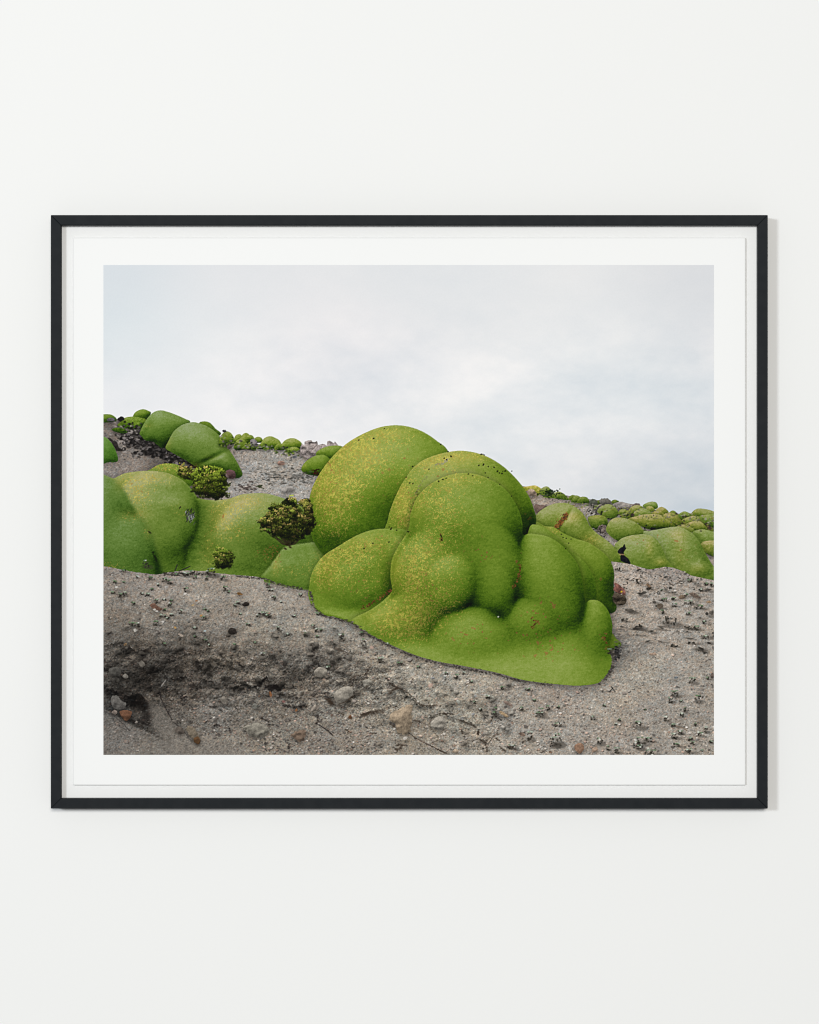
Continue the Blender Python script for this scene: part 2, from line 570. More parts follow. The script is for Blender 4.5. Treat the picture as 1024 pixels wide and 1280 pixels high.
def paint_ground():
    left = [(125, 521), (140, 523), (160, 526), (185, 533), (225, 538), (262, 543), (300, 552), (340, 558), (375, 562), (410, 562), (440, 570), (520, 600), (620, 600),
            (655, 608), (680, 614), (700, 618), (730, 623), (760, 627), (790, 630), (830, 640), (898, 648), (898, 950), (125, 950)]
    sl = (slice(0, PH), slice(0, PW))
    M = cover(np.asarray(left, float), sl)
    p = [
        # distant slope on the left
        (140, 540, 120, 112, 108), (170, 555, 128, 120, 115), (165, 580, 136, 128, 124), (220, 560, 84, 78, 75), (205, 575, 92, 86, 82), (300, 565, 156, 150, 146),
        (340, 575, 160, 155, 150), (330, 605, 166, 161, 157), (380, 600, 168, 163, 159), (300, 600, 158, 152, 148), (250, 590, 110, 104, 99),
        # distant slope on the right
        (680, 622, 168, 156, 146), (720, 630, 165, 155, 147), (760, 640, 156, 148, 141), (800, 640, 158, 150, 143), (870, 700, 158, 150, 144),
        # the bank: its lit top
        (140, 722, 142, 134, 128), (200, 730, 146, 138, 132), (260, 735, 148, 141, 134), (330, 740, 151, 144, 137), (390, 750, 152, 145, 138), (440, 785, 152, 146, 138),
        (140, 755, 133, 126, 120), (200, 765, 136, 129, 122), (270, 770, 141, 134, 127), (340, 780, 146, 140, 132), (400, 790, 148, 142, 134),
        (140, 785, 116, 110, 104), (200, 795, 113, 107, 101), (260, 800, 115, 109, 103), (320, 810, 124, 118, 111), (370, 815, 128, 122, 115), (410, 815, 118, 113, 107),
        # the undercut below it
        (140, 815, 92, 88, 84), (180, 820, 78, 74, 70), (230, 815, 86, 81, 76), (205, 840, 72, 68, 64), (240, 850, 74, 69, 65), (270, 830, 96, 91, 85), (320, 840, 112, 106, 99), (370, 850, 98, 93, 87), (415, 850, 112, 106, 99),
        (140, 845, 76, 74, 71), (175, 850, 56, 53, 50), (220, 850, 88, 83, 77), (265, 855, 88, 83, 78), (300, 860, 108, 102, 96), (345, 860, 80, 75, 70), (325, 832, 118, 112, 105), (400, 870, 110, 104, 98),
        (150, 866, 54, 52, 50), (175, 882, 48, 46, 44), (185, 895, 56, 53, 50), (138, 880, 86, 84, 82), (160, 895, 74, 70, 67), (200, 880, 94, 88, 82), (230, 890, 108, 103, 98), (270, 892, 122, 117, 112), (310, 885, 124, 118, 111),
        (360, 890, 126, 120, 113), (400, 895, 134, 128, 120), (140, 905, 108, 106, 104), (155, 912, 116, 112, 109), (140, 930, 112, 107, 103), (190, 915, 116, 110, 103), (190, 938, 120, 114, 107), (230, 925, 126, 119, 111),
        (290, 930, 134, 128, 121), (340, 930, 136, 130, 122), (400, 930, 138, 131, 124),
        # centre
        (470, 800, 152, 146, 137), (450, 830, 136, 130, 122), (430, 860, 132, 126, 118), (480, 850, 148, 142, 133), (460, 880, 146, 140, 131), (440, 925, 142, 135, 127), (500, 830, 158, 152, 143),
        (540, 840, 162, 156, 147), (590, 860, 163, 157, 148), (520, 870, 152, 146, 136), (530, 925, 144, 137, 128), (570, 895, 152, 146, 136), (600, 925, 152, 145, 136), (640, 880, 160, 153, 145), (640, 925, 158, 151, 143),
        # right
        (700, 870, 157, 149, 142), (700, 920, 158, 151, 144), (760, 880, 158, 151, 143), (760, 930, 158, 150, 143), (830, 880, 156, 149, 142), (880, 900, 154, 147, 140), (870, 935, 154, 147, 140),
        (800, 840, 166, 159, 150), (860, 840, 158, 151, 144), (785, 800, 142, 136, 130), (780, 780, 156, 149, 142), (830, 790, 160, 152, 145), (880, 790, 156, 149, 142), (785, 740, 166, 157, 150), (830, 740, 164, 156, 149),
        (870, 750, 158, 151, 145), (780, 712, 174, 164, 157), (835, 716, 156, 147, 142), (880, 735, 160, 152, 146), (768, 815, 108, 104, 100), (600, 700, 110, 106, 100)]
    c = field(p, 11, 1.35)
    # relief of the soil, coarse in the undercut, fine on the trodden top
    under = np.clip(spots([(230, 845, 110, 48, 1.0), (370, 855, 70, 34, 0.9), (150, 860, 50, 50, 0.8), (470, 860, 80, 45, 0.7), (590, 915, 60, 30, 0.5)], MX, MY), 0, 1)
    far = np.clip((MY - 520) / 330, 0.25, 1.0)
    r = np.zeros((PH, PW), np.float32)
    for cs, a, sd in ((0.95, 0.55, 1), (1.7, 0.75, 2), (3.2, 0.8, 3), (6.5, 0.9, 4), (15, 1.2, 5)):
        nn = noise(cs * 1.5, cs, 200 + sd)
        r = r + nn * a * (0.25 + 1.0 * under if cs >= 3 else 0.7 + 0.5 * under)
    crumb = -np.abs(noise(5.5, 4.2, 220)) - 0.6 * np.abs(noise(2.6, 2.0, 221))
    r = r + 1.0 * crumb * under
    gy, gx = np.gradient(r)
    rel = np.clip(-(gy * 0.9 + gx * 0.25), -1.6, 1.4)
    lum = 1 + rel * (0.15 + 0.12 * under) + (0.05 + 0.06 * under) * DOT + 0.045 * GRAIN - (0.2 + 0.14 * under) * np.clip((DOT2 - 1.6 + 0.5 * under) / 0.7, 0, 1) + 0.16 * np.clip((-DOT2 - 1.6) / 0.6, 0, 1) + 0.05 * fbm(40, 24, 4, 0.6, 211)
    cav = blur(r, 4) - r
    lum = lum - 0.07 * np.clip(cav, -1, 2.5) * (0.35 + 0.6 * under)
    rid = lambda c, d, k: -np.abs(noise(c, d, k))
    coarse = blur(9 * rid(38, 24, 240) + 5 * rid(17, 11, 241) + 2.4 * rid(8, 5, 242) + 1.2 * rid(4, 2.6, 243), 1)
    cy_, cx_ = np.gradient(coarse)
    lum = lum + (0.12 + 0.88 * under) * 0.42 * np.clip(-(cy_ * 0.9 + cx_ * 0.3), -0.9, 0.7)
    lum = lum - under * 0.05 * np.clip(blur(coarse, 6) - coarse, -1.5, 3)
    patch = fbm(26, 12, 4, 0.7, 230)
    lum = lum - under * 0.40 * np.clip(patch + 0.05, -0.35, 0.6) - 0.10 * (1 - under) * np.clip(fbm(14, 6, 3, 0.6, 231), -0.5, 0.5)
    hue = 1 + 0.035 * noise(2.0, 1.6, 212)[..., None] * np.array([1.0, -0.1, -1.0], np.float32) + 0.03 * fbm(30, 20, 3, 0.6, 213)[..., None] * np.array([1, 0.1, -0.9], np.float32)
    c = c * np.array([1.025, 1.02, 1.002], np.float32)
    g = np.clip(c * lum[..., None] * hue, 12, 235)
    e = M[..., None]
    SOLID[...] = M
    IMG[...] = IMG + e * (g - IMG)
    ok = (M > 0.98).astype(np.float32)
    und = ok * (1 - 0.25 * under)
    gravel(und * (MY < 720), 3200, (530, 720), 1.25, 31, 0.45)
    gravel(und, 17000, (700, 942), 0.72, 32, 0.22)
    gravel(und, 700, (700, 942), 1.5, 33, 0.45)
    UND[...] = und


def clump(x, y, w, h, seed, tips=True, tone=1.0):
    """A tiny rosette plant: dark stem leaves, pale grey-green tip, small shade beside it."""
    g = np.random.default_rng(seed)
    z = np.clip(g.lognormal(0, .28), .55, 1.6)
    w, h = w * z, h * z
    stamp(x + 0.35 * w, y + 0.45 * h, w * 1.0, h * 0.35, 0.1, (56, 52, 48), 0.45, 1.8)
    if not tips and g.uniform() < .7:
        for k in range(g.integers(1, 4)):
            v = g.uniform(34, 96)
            stamp(x + g.normal(0, .3) * w, y + g.normal(0, .2) * h, g.uniform(.2, .5) * w, g.uniform(.2, .38) * h, g.uniform(-.3, .5), (v, v * .95, v * .88), .9, .9)
        stamp(x - .15 * w, y - .3 * h, .2 * w, .14 * h, 0, (138, 128, 118), .5, 1)
        return
    for k in range(4 + int(w * 1.3)):
        a, b = g.uniform(-1, 1) * w * 0.55, g.uniform(-0.5, 0.55) * h
        v = g.uniform(26, 72) * tone
        stamp(x + a, y + b, g.uniform(0.7, 1.3), g.uniform(0.6, 1.1), g.uniform(-0.6, 0.6), (v, v * 0.95, v * 0.84), g.uniform(.6, .9), 0.8)
    if tips:
        for k in range(1 + int(w * 0.6)):
            a, b = g.uniform(-0.5, 0.5) * w, -0.55 * h + g.uniform(-0.5, 0.6)
            c = np.array([[118, 138, 112], [96, 122, 88], [176, 186, 172], [208, 210, 204]][g.choice(4, p=[.4, .35, .18, .07])], np.float32)
            stamp(x + a, y + b, g.uniform(0.8, 1.4), g.uniform(0.55, 0.8), g.uniform(-0.3, 0.3), c, 0.85, 0.8)


def bush(blobs, seed, tip=(158, 166, 66), mid=(92, 112, 32), n=500, leaf=1.5, brownish=0.25):
    """A resin shrub: tufts of small leaves, dark gaps between, lit tips on top of every tuft."""
    g = np.random.default_rng(seed)
    top, bot = min(b[1] - b[3] for b in blobs), max(b[1] + b[3] for b in blobs)
    lef, rig = min(b[0] - b[2] for b in blobs), max(b[0] + b[2] for b in blobs)
    tufts = []
    for bx, by, rx, ry in blobs:
        for k in range(int(n * 0.22)):
            a, q = g.uniform(0, 2 * math.pi), math.sqrt(g.uniform()) * 0.78
            stamp(bx + rx * q * math.cos(a), by + ry * q * math.sin(a), g.uniform(1.8, 3.4), g.uniform(1.5, 2.6), g.uniform(-1, 1), np.array([24, 28, 9]) * g.uniform(0.5, 1.5), 0.9, 1.0)
        for k in range(int(n * 0.085)):
            a, q = g.uniform(0, 2 * math.pi), math.sqrt(g.uniform()) * g.uniform(0.8, 1.32)
            tufts.append((bx + rx * q * math.cos(a), by + ry * q * math.sin(a), q))
    tufts.sort(key=lambda t: t[1] + g.normal(0, 2))
    for tx, ty, q in tufts:
        hgt = (bot - ty) / (bot - top)
        side = 1.1 - 0.35 * (tx - lef) / (rig - lef)
        lit = np.clip((0.16 + 1.15 * hgt) * side + g.normal(0, 0.22), 0.18, 1.25)
        br = g.uniform() < brownish
        for m in range(3):
            stamp(tx + g.normal(0, leaf), ty + leaf * 1.2 + g.normal(0, leaf * .5), leaf * 0.9, leaf * 0.7, 0, (26, 32, 10), 0.55, 1.0)
        for m in range(11):
            ox, oy = g.normal(0, leaf * 1.15), g.normal(0, leaf * 0.9)
            f = np.clip(0.5 - oy / (leaf * 2.2), 0.02, 1.0)
            c = np.asarray(mid) * (1 - f) * 0.6 + np.asarray(tip) * f
            if br and f > 0.45:
                c = c * 0.45 + 0.55 * np.array([206, 164, 112])
            stamp(tx + ox, ty + oy, leaf * g.uniform(0.4, 0.75), leaf * g.uniform(0.3, 0.55), g.uniform(-1.5, 1.5), c * lit, 0.9, 0.7)


def paint_far_left():
    A = lambda pts: zo(128, 500, 7.877, pts)
    B = lambda pts: zo(250, 520, 6.827, pts)
    g = np.random.default_rng(5)
    hz = (0.98, 0.98, 1.06)
    mound([(126, 519), (131, 518), (136, 518), (141, 519), (146, 523.5), (144, 527), (126, 528)], tint=hz, lift=-0.05)
    mound(A([(300, 180), (330, 120), (400, 92), (460, 110), (482, 132), (440, 200), (340, 205)]), lift=-0.04, gain=1.2)
    mound(A([(150, 250), (180, 215), (215, 180), (300, 165), (420, 185), (440, 230), (380, 305), (340, 312), (260, 290), (190, 268)]), rough=3.0, lift=0.02, flat=0.7, dark=[(161, 533, 9, 4, -.14), (177, 532, 3, 4, -.15)])
    # rubble between the mounds
    for k in range(260):
        t = g.uniform()
        stamp(158 + 90 * t + g.normal(0, 8), 543 + 38 * t + g.normal(0, 5), g.uniform(2, 5), g.uniform(1, 2.4), 0.3, (48, 44, 44), 0.22, 2.5)
    for k in range(520):
        t = g.uniform()
        x = 155 + 95 * t + g.normal(0, 9)
        y = 541 + 40 * t + g.normal(0, 6.5)
        r = g.uniform(0.8, 2.6)
        v = g.choice([28, 42, 60, 84, 110, 140], p=[.24, .24, .2, .15, .1, .07])
        stamp(x, y + 0.6 * r, r * 1.1, r * 0.7, 0, (22, 20, 20), 0.6, 0.9)
        stamp(x, y, r, r * 0.7, g.uniform(-0.6, 0.6), (v, v * 0.95, v * 0.94), 0.9, 0.9)
    for k in range(60):
        x, y = g.uniform(136, 175), g.uniform(528, 575)
        v = g.choice([40, 60, 90, 165])
        stamp(x, y, g.uniform(0.8, 2.4), g.uniform(0.6, 1.2), g.uniform(0, .8), (v, v * .95, v * .92), 0.8, 0.9)
    stone(A([(55, 375), (110, 395), (150, 430), (170, 470), (210, 490), (190, 510), (150, 500), (110, 450)]), (62, 56, 54))
    stone(A([(50, 190), (80, 175), (115, 185), (125, 208), (60, 212)]), (122, 118, 122))
    stone(A([(150, 190), (185, 165), (215, 172), (220, 200), (180, 212)]), (44, 42, 44))
    mound(A([(95, 290), (150, 272), (215, 285), (250, 320), (190, 330), (120, 312)]), rough=3, lift=-0.22, flat=0.6)
    mound(A([(-30, 340), (15, 360), (60, 388), (108, 448), (148, 535), (158, 590), (140, 612), (70, 614), (-30, 612)]), tint=(0.88, 1.0, 1.3), lift=0.04, gain=0.9)
    # the two big mounds on the slope
    mound(A([(370, 335), (385, 290), (415, 230), (455, 170), (512, 120), (580, 103), (660, 122), (740, 152), (820, 188), (868, 222), (800, 330), (690, 430), (640, 450), (590, 474), (540, 440), (500, 412), (430, 400), (395, 365)]),
          tint=(0.98, 0.99, 1.3), lift=0.02, foot=.10, gain=1.05, dark=[(204, 552, 14, 7, -0.10), (190, 535, 5, 10, -.05)], bumps=[(184, 538, 3.5, 12, 30, -2.5)], yellow=[(187, 532, 4, 2, 0.6)], warm=[(186, 532, 6, 3, .35)])
    mound(B([(0, 55), (50, 47), (92, 62), (135, 108), (182, 148), (150, 170), (60, 130), (0, 90)]), lift=-0.08)
    mound([(207.5, 560), (212, 549.5), (218, 539), (228, 531.5), (240, 528), (250, 529.5), (263, 535), (275, 545), (284, 558), (294, 573), (301, 586), (303.5, 594), (297, 598), (288, 595), (274, 589), (262, 588),
           (248, 585), (236, 577.5), (224.5, 571), (214, 565)], tint=(1.0, 0.99, 1.35), lift=0.07, foot=.08, gain=1.0, bumps=[(284, 580, 15, 11, 40, 7), (263, 574, 20, 3.5, -25, -5)],
          warm=[(210, 556, 5, 14, .5), (245, 581, 12, 4, .9), (262, 572, 8, 3, .5)], brown=[(246, 582, 10, 3.5, .9), (210, 556, 4, 12, .5)], dark=[(232, 570, 16, 7, -.05), (270, 586, 16, 5, -.06)])
    for x, y, r in ((246, 585, 3), (250, 590, 3.5), (240, 583, 2.4), (256, 590, 3)):
        stamp(x, y, r, r * 0.6, 0.3, (52, 32, 22), 0.75, 2)
    stone(B([(215, 480), (250, 462), (290, 470), (312, 505), (300, 530), (240, 532)]), (112, 84, 84))
    stone(B([(185, 505), (215, 490), (245, 515), (240, 535), (200, 532)]), (128, 108, 106))
    # skyline tufts
    for cx, cy, rx, ry, l in ((232, 195, 62, 58, -.05), (205, 205, 40, 50, -.12), (330, 195, 40, 38, .0), (395, 200, 52, 50, -.02), (350, 245, 56, 46, -.02), (430, 185, 35, 22, 0.03), (440, 255, 40, 35, -.15),
                              (498, 205, 42, 26, 0.02), (545, 258, 52, 26, -.14), (605, 228, 86, 50, 0.04), (680, 265, 40, 30, -.1), (785, 240, 88, 46, 0.03), (800, 290, 62, 24, 0.05)):
        mound(B(dome(cx, cy, rx * 1.06, ry * 1.08)), rough=2.2, lift=l + 0.14, foot=0.42, gain=1.0, tint=(1.05, 1.0, 1.05), cast=0.3, cast_r=3)
    stone(B(ell(210, 130, 18, 12)), (90, 88, 92))
    stone(B([(430, 215), (460, 195), (495, 230), (480, 268), (440, 262)]), (140, 134, 134))
    stone(B([(235, 250), (255, 240), (275, 270), (240, 282)]), (110, 96, 96))
    for k in range(170):
        x = g.uniform(276, 378)
        y = 547 + (x - 276) * .17 + g.normal(0, 3.2) + 4
        c = [(44, 44, 40), (96, 92, 88), (150, 144, 140), (92, 116, 40), (120, 138, 52), (56, 74, 26)][g.integers(6)]
        stamp(x, y, g.uniform(.7, 2.2), g.uniform(.5, 1.4), g.uniform(-.4, .4), c, .8, .9)
    # boulder and the mound at its foot
    stone([(374, 569), (377, 561), (381, 555.5), (389, 551.5), (398, 553), (406, 555), (414, 553), (424, 555), (440, 562), (438, 580), (400, 580), (382, 573)], (170, 158, 154), tex=1.6, flat=0.4)
    for a, b in (([(388, 566), (392, 561), (395, 557)], 0.6), ([(403, 556), (401, 562)], 0.5)):
        stroke(a, b, (110, 96, 92), 0.5, 0.5)
    mound([(395, 567), (404, 560), (418, 557), (430, 560), (430, 575), (402, 572)], lift=0.02, rough=1.4)
    mound([(377, 588), (380, 580), (388, 573), (398, 569), (408, 570), (416, 580), (412, 594), (396, 595), (384, 593)], lift=-0.02, foot=0.15, warm=[(380, 585, 4, 8, .5)])
    for k in range(26):
        stamp(395 + g.normal(0, 2.8), 590 + g.normal(0, 2.2), g.uniform(.7, 1.6), g.uniform(.6, 1.1), 0, (g.uniform(25, 60), g.uniform(18, 36), 18), 0.85)
    # stones and twigs on the slope
    stone(B([(660, 400), (690, 385), (725, 398), (715, 420), (675, 420)]), (186, 150, 134))
    stone(B([(790, 345), (820, 338), (830, 355), (800, 362)]), (128, 130, 134))
    stone(B([(785, 500), (830, 475), (868, 480), (880, 505), (820, 520)]), (182, 178, 172))
    stone(B([(690, 620), (760, 600), (800, 610), (800, 640), (720, 650)]), (178, 172, 166))
    for k in range(150):
        x, y = B([(g.uniform(420, 960), 560 - abs(g.normal(0, 60)) + g.uniform(-20, 40))])[0]
        v = g.uniform(40, 90)
        stamp(x, y, g.uniform(.9, 2.4), g.uniform(.4, .8), g.uniform(-.1, .4), (v, v * .98, v * .92), 0.7, 0.8)
    for k in range(46):
        x, y = B([(400 + g.normal(0, 45), 605 + g.normal(0, 18) + 8)])[0]
        v = g.uniform(50, 100)
        stamp(x, y, g.uniform(.9, 2.0), g.uniform(.5, 1.0), g.uniform(-.3, .5), (v, v * .88, v * .84), 0.75, 0.8)
    for k in range(14):
        x, y = B([(515 + g.normal(0, 18), 600 + g.normal(0, 7))])[0]
        stamp(x, y, 1.4, .8, 0, (54, 60, 40), 0.8)


def paint_far_right():
    A = lambda pts: zo(660, 600, 8.533, pts)
    B = lambda pts: zo(773, 620, 8.533, pts)
    g = np.random.default_rng(6)
    hz = (1.08, 1.0, 1.3)
    kw = dict(tint=hz, rough=2.0, cast=0.35, cast_r=4, lift=0.11, gain=0.95)
    # skyline on the right slope
    mound(A([(-60, 80), (0, 68), (65, 58), (110, 72), (150, 110), (110, 170), (60, 150), (0, 120), (-60, 120)]), tint=(1.42, 1.16, 1.3), rough=3, lift=0.22, flat=.5)
    stone(A([(0, 110), (50, 100), (90, 140), (80, 170), (0, 160)]), (196, 172, 150))
    mound(A([(130, 110), (170, 75), (210, 72), (240, 100), (240, 150), (140, 160)]), **kw)
    mound(A([(160, 180), (250, 150), (330, 125), (400, 160), (430, 215), (330, 205), (200, 190)]), rough=3, tint=hz, lift=-.02)
    for k in range(90):
        x, y = A([(240 + g.normal(0, 55), 142 + g.normal(0, 20))])[0]
        stamp(x, y, g.uniform(.6, 1.5), g.uniform(.5, 1.1), 0, np.array([34, 48, 26]) * g.uniform(.5, 1.5), 0.85)
    for cx, cy, rx, ry, l in ((480, 190, 50, 28, 0), (520, 205, 55, 35, .03), (590, 215, 65, 35, -.02), (770, 240, 40, 26, -.05), (930, 235, 45, 22, .03)):
        mound(A(dome(cx, cy, rx * 1.05, ry * 1.1)), **{**kw, 'lift': l, 'foot': 0.15})
    stone(A([(650, 260), (665, 215), (700, 205), (735, 225), (745, 255), (700, 275)]), (96, 100, 88))
    stone(A([(770, 250), (775, 210), (815, 195), (870, 205), (893, 240), (885, 265), (830, 262)]), (126, 122, 114))
    stone(A([(680, 290), (740, 262), (800, 270), (760, 320), (700, 320)]), (150, 140, 132))
    stone(A([(900, 265), (960, 235), (1030, 245), (1060, 290), (960, 300)]), (156, 150, 144))
    stone(B([(-20, 80), (20, 62), (80, 75), (140, 100), (120, 140), (20, 160), (-20, 140)]), (164, 156, 150), tex=1.3)
    stone(B([(150, 100), (175, 78), (225, 82), (230, 110), (160, 115)]), (146, 130, 124))
    stone(A([(75, 260), (130, 265), (215, 280), (180, 310), (110, 350), (80, 340)]), (146, 122, 112), flat=.3)
    for k in range(120):
        x, y = A([(g.uniform(640, 760), g.uniform(260, 400))])[0]
        v = g.choice([26, 44, 90, 160, 190])
        stamp(x, y, g.uniform(.5, 1.6), g.uniform(.4, 1.0), 0, (v, v * .97, v * .93), .8)
    # far cushions, from back to front
    mound(A([(738, 335), (765, 295), (800, 270), (870, 260), (935, 295), (965, 350), (945, 395), (860, 410), (790, 380)]), **kw)
    mound(A([(780, 350), (810, 315), (860, 305), (910, 330), (930, 400), (850, 412), (790, 392)]), **{**kw, 'lift': .04})
    for x, y in A([(785, 350), (782, 365), (790, 340), (860, 412), (890, 415)]):
        stamp(x, y, 1.3, 1.1, 0, (34, 36, 30), .85)
    far = [[(260, 105), (300, 75), (360, 60), (410, 76), (421, 125), (380, 145), (300, 140)], [(118, 190), (112, 150), (150, 110), (205, 98), (260, 120), (240, 190)],
           [(300, 115), (350, 110), (385, 140), (360, 170), (310, 160)], [(380, 170), (425, 128), (470, 118), (520, 148), (532, 180), (480, 215), (400, 210)], [(340, 200), (400, 160), (460, 165), (490, 200), (430, 225)],
           [(545, 175), (580, 155), (615, 172), (610, 200), (550, 200)], [(470, 215), (540, 178), (620, 200), (662, 245), (700, 300), (600, 330), (500, 300)],
           [(640, 200), (700, 165), (760, 185), (780, 215), (720, 250), (650, 230)], [(775, 210), (800, 160), (850, 134), (920, 139), (1000, 158), (1060, 200), (1060, 320), (950, 300), (880, 240)],
           [(680, 260), (760, 220), (840, 215), (900, 250), (945, 300), (880, 330), (740, 310)], [(860, 230), (930, 200), (1060, 205), (1060, 330), (960, 320)],
           [(150, 215), (180, 165), (250, 130), (330, 160), (360, 210), (250, 240)],
           [(700, 320), (750, 285), (810, 268), (870, 272), (920, 310), (945, 360), (860, 380), (740, 360)], [(98, 255), (200, 215), (310, 194), (430, 198), (500, 233), (570, 285), (608, 325), (500, 350), (350, 362), (250, 330)],
           [(620, 330), (690, 305), (770, 330), (820, 380), (760, 420), (640, 380)],
           [(790, 390), (880, 358), (960, 368), (1060, 420), (1060, 640), (920, 600), (850, 470)], [(880, 510), (950, 480), (1060, 490), (1060, 640), (920, 600)],
           ]
    for k in range(60):
        x = g.uniform(778, 896)
        y = 634 + (x - 778) * .09 + abs(g.normal(0, 7))
        r = g.uniform(2.2, 6.5)
        mound(dome(x, y + r * .5, r, r * g.uniform(.55, .85)), **{**kw, 'lift': .10 + g.normal(0, .04), 'foot': .35, 'cast_r': 2, 'tint': (hz[0] * g.uniform(.92, 1.12), hz[1], hz[2])})
    for k, q in enumerate(far):
        mound(B(q), **{**kw, 'lift': 0.12 + g.normal(0, .03), 'foot': 0.18, 'tint': (hz[0] * g.uniform(.94, 1.1), hz[1], hz[2]), 'warm': [(B(q)[1][0], B(q)[1][1], 6, 4, .35)]})
    for x, y, r in ((155, 200, 2.2), (145, 205, 1.6), (620, 190, 1.6), (680, 292, 1.2), (690, 222, 1.6), (720, 218, 1.6), (700, 265, 1.2), (960, 320, 2.6), (975, 345, 2.4), (940, 300, 2.0)):
        q = B([(x, y)])[0]
        stamp(q[0], q[1], r, r * .8, .5, (60, 48, 46), .85, 1)
    for k in range(40):
        x, y = B([(g.uniform(20, 110), 205 + g.normal(0, 10))])[0]
        stamp(x, y, g.uniform(.6, 1.6), g.uniform(.5, 1), 0, [(60, 68, 40), (120, 130, 66), (34, 36, 28)][g.integers(3)], .85)
    for k in range(240):
        x = g.uniform(690, 893)
        y = 622 + (x - 690) * .10 + abs(g.normal(0, 9)) + 3
        c = [(48, 48, 42), (100, 96, 90), (158, 150, 144), (104, 124, 50), (140, 150, 70), (84, 98, 44), (128, 112, 60)][g.integers(7)]
        stamp(x, y, g.uniform(.5, 1.7), g.uniform(.4, 1.0), g.uniform(-.4, .4), c, .7, .9)
    # nearer ones
    mound(A([(640, 405), (690, 380), (780, 378), (838, 408), (852, 470), (820, 525), (700, 525), (655, 470)]), **{**kw, 'foot': .2, 'lift': -.02, 'warm': [(746, 646, 10, 3, .6)]})
    stone(A([(755, 560), (750, 500), (790, 478), (835, 492), (842, 560), (800, 582)]), (138, 124, 116), tex=1.6)
    for k in range(50):
        x, y = A([(g.uniform(690, 850), g.uniform(515, 610))])[0]
        v = g.choice([28, 50, 120, 170])
        stamp(x, y, g.uniform(.5, 1.4), g.uniform(.4, .9), 0, (v, v * .95, v * .92), .8)
    mound([(758, 664), (760, 655), (764, 650), (772, 647), (785, 649), (796, 654), (803, 661), (807, 667), (800, 674), (780, 678), (768, 674)], **{**kw, 'foot': .1, 'warm': [(768, 648, 10, 4, .5)], 'lift': .1})
    for x, y, r in ((806, 660, 1.3), (807, 664, 1.6), (808, 657, 1.0), (815, 661, 2), (818, 661, 1.6), (806, 663, 1.0)):
        stamp(x, y, r, r, .5, (26, 26, 30), .9)
    mound([(804, 668), (812, 664), (822, 662), (838.6, 659), (849, 658.5), (859.7, 663), (869, 670), (876, 680), (881, 690), (888, 702), (896, 716), (898, 735), (862, 730), (840, 720), (815, 712)],
          tint=(1.04, 1.0, 1.35), rough=1.9, lift=.11, gain=.95, warm=[(850, 690, 9, 32, .5), (845, 668, 14, 7, .5), (872, 712, 12, 8, .6)], brown=[(850, 680, 14, 18, .55), (830, 672, 12, 6, .5)],
          bumps=[(873, 712, 11, 9, 0, 6), (838, 684, 8, 22, -35, -3), (884, 700, 5, 16, -20, -3)], dark=[(836, 688, 6, 20, -.06), (886, 690, 8, 12, -.08)])
    mound([(768, 684), (773, 676.5), (780, 671.8), (793, 668.8), (806, 668), (817, 671.5), (825, 680), (830, 690), (834, 700), (842, 709), (842, 722), (800, 722), (768, 715)],
          tint=(1.05, 1.0, 1.3), rough=1.9, lift=.11, gain=.95, warm=[(812, 684, 5, 14, .6), (826, 703, 8, 5, .8), (790, 672, 14, 4, .4)], brown=[(800, 678, 14, 8, .5)], bumps=[(828, 704, 8, 6, 0, 4)], dark=[(812, 702, 12, 8, -.08)])
    # near left: big mound with the torn brown patch
    mound([(667, 652), (671, 643), (679, 636), (689, 631), (701, 628.5), (713, 630.5), (725.6, 638.7), (733, 648.5), (737.5, 657.5), (746.7, 667), (758, 675), (768, 684), (774, 692.6), (777, 702), (760, 712), (735, 690), (700, 668), (671, 660)],
          tint=(1.07, 1.0, 1.25), rough=1.7, lift=.14, gain=.95, bumps=[(705, 653, 18, 2.6, -58, -4), (722, 662, 14, 14, 0, 5)], warm=[(722, 645, 16, 5, .5), (736, 676, 14, 10, .6), (712, 650, 12, 8, .4)],
          yellow=[(738, 676, 14, 8, .5)], brown=[(696, 652, 8, 8, .4)], dark=[(768, 690, 6, 8, -.08)])
    for k in range(150):
        t = g.uniform(-1, 1)
        x, y = 702 + 6.5 * t + g.normal(0, 1.5), 651 - 8.5 * t + g.normal(0, 1.5)
        stamp(x, y, g.uniform(.6, 1.5), g.uniform(.5, 1.1), -.9, np.array([[132, 88, 42], [104, 62, 32], [150, 108, 62], [70, 48, 40]][g.integers(4)]) * 1.0, .8)


def paint_right_bank():
    """The gravel rise in front of the far cushions on the right."""
    poly = np.asarray([(764, 702), (773, 703), (788, 705), (800, 709), (811.7, 712), (824.6, 710), (831.6, 708.6), (841, 709.6), (852.7, 713.8), (864.4, 719.6), (880, 723), (900, 727), (900, 800), (764, 800)], float)
    sl = window(poly)
    e = cover(poly, sl)[..., None]
    return sl, e


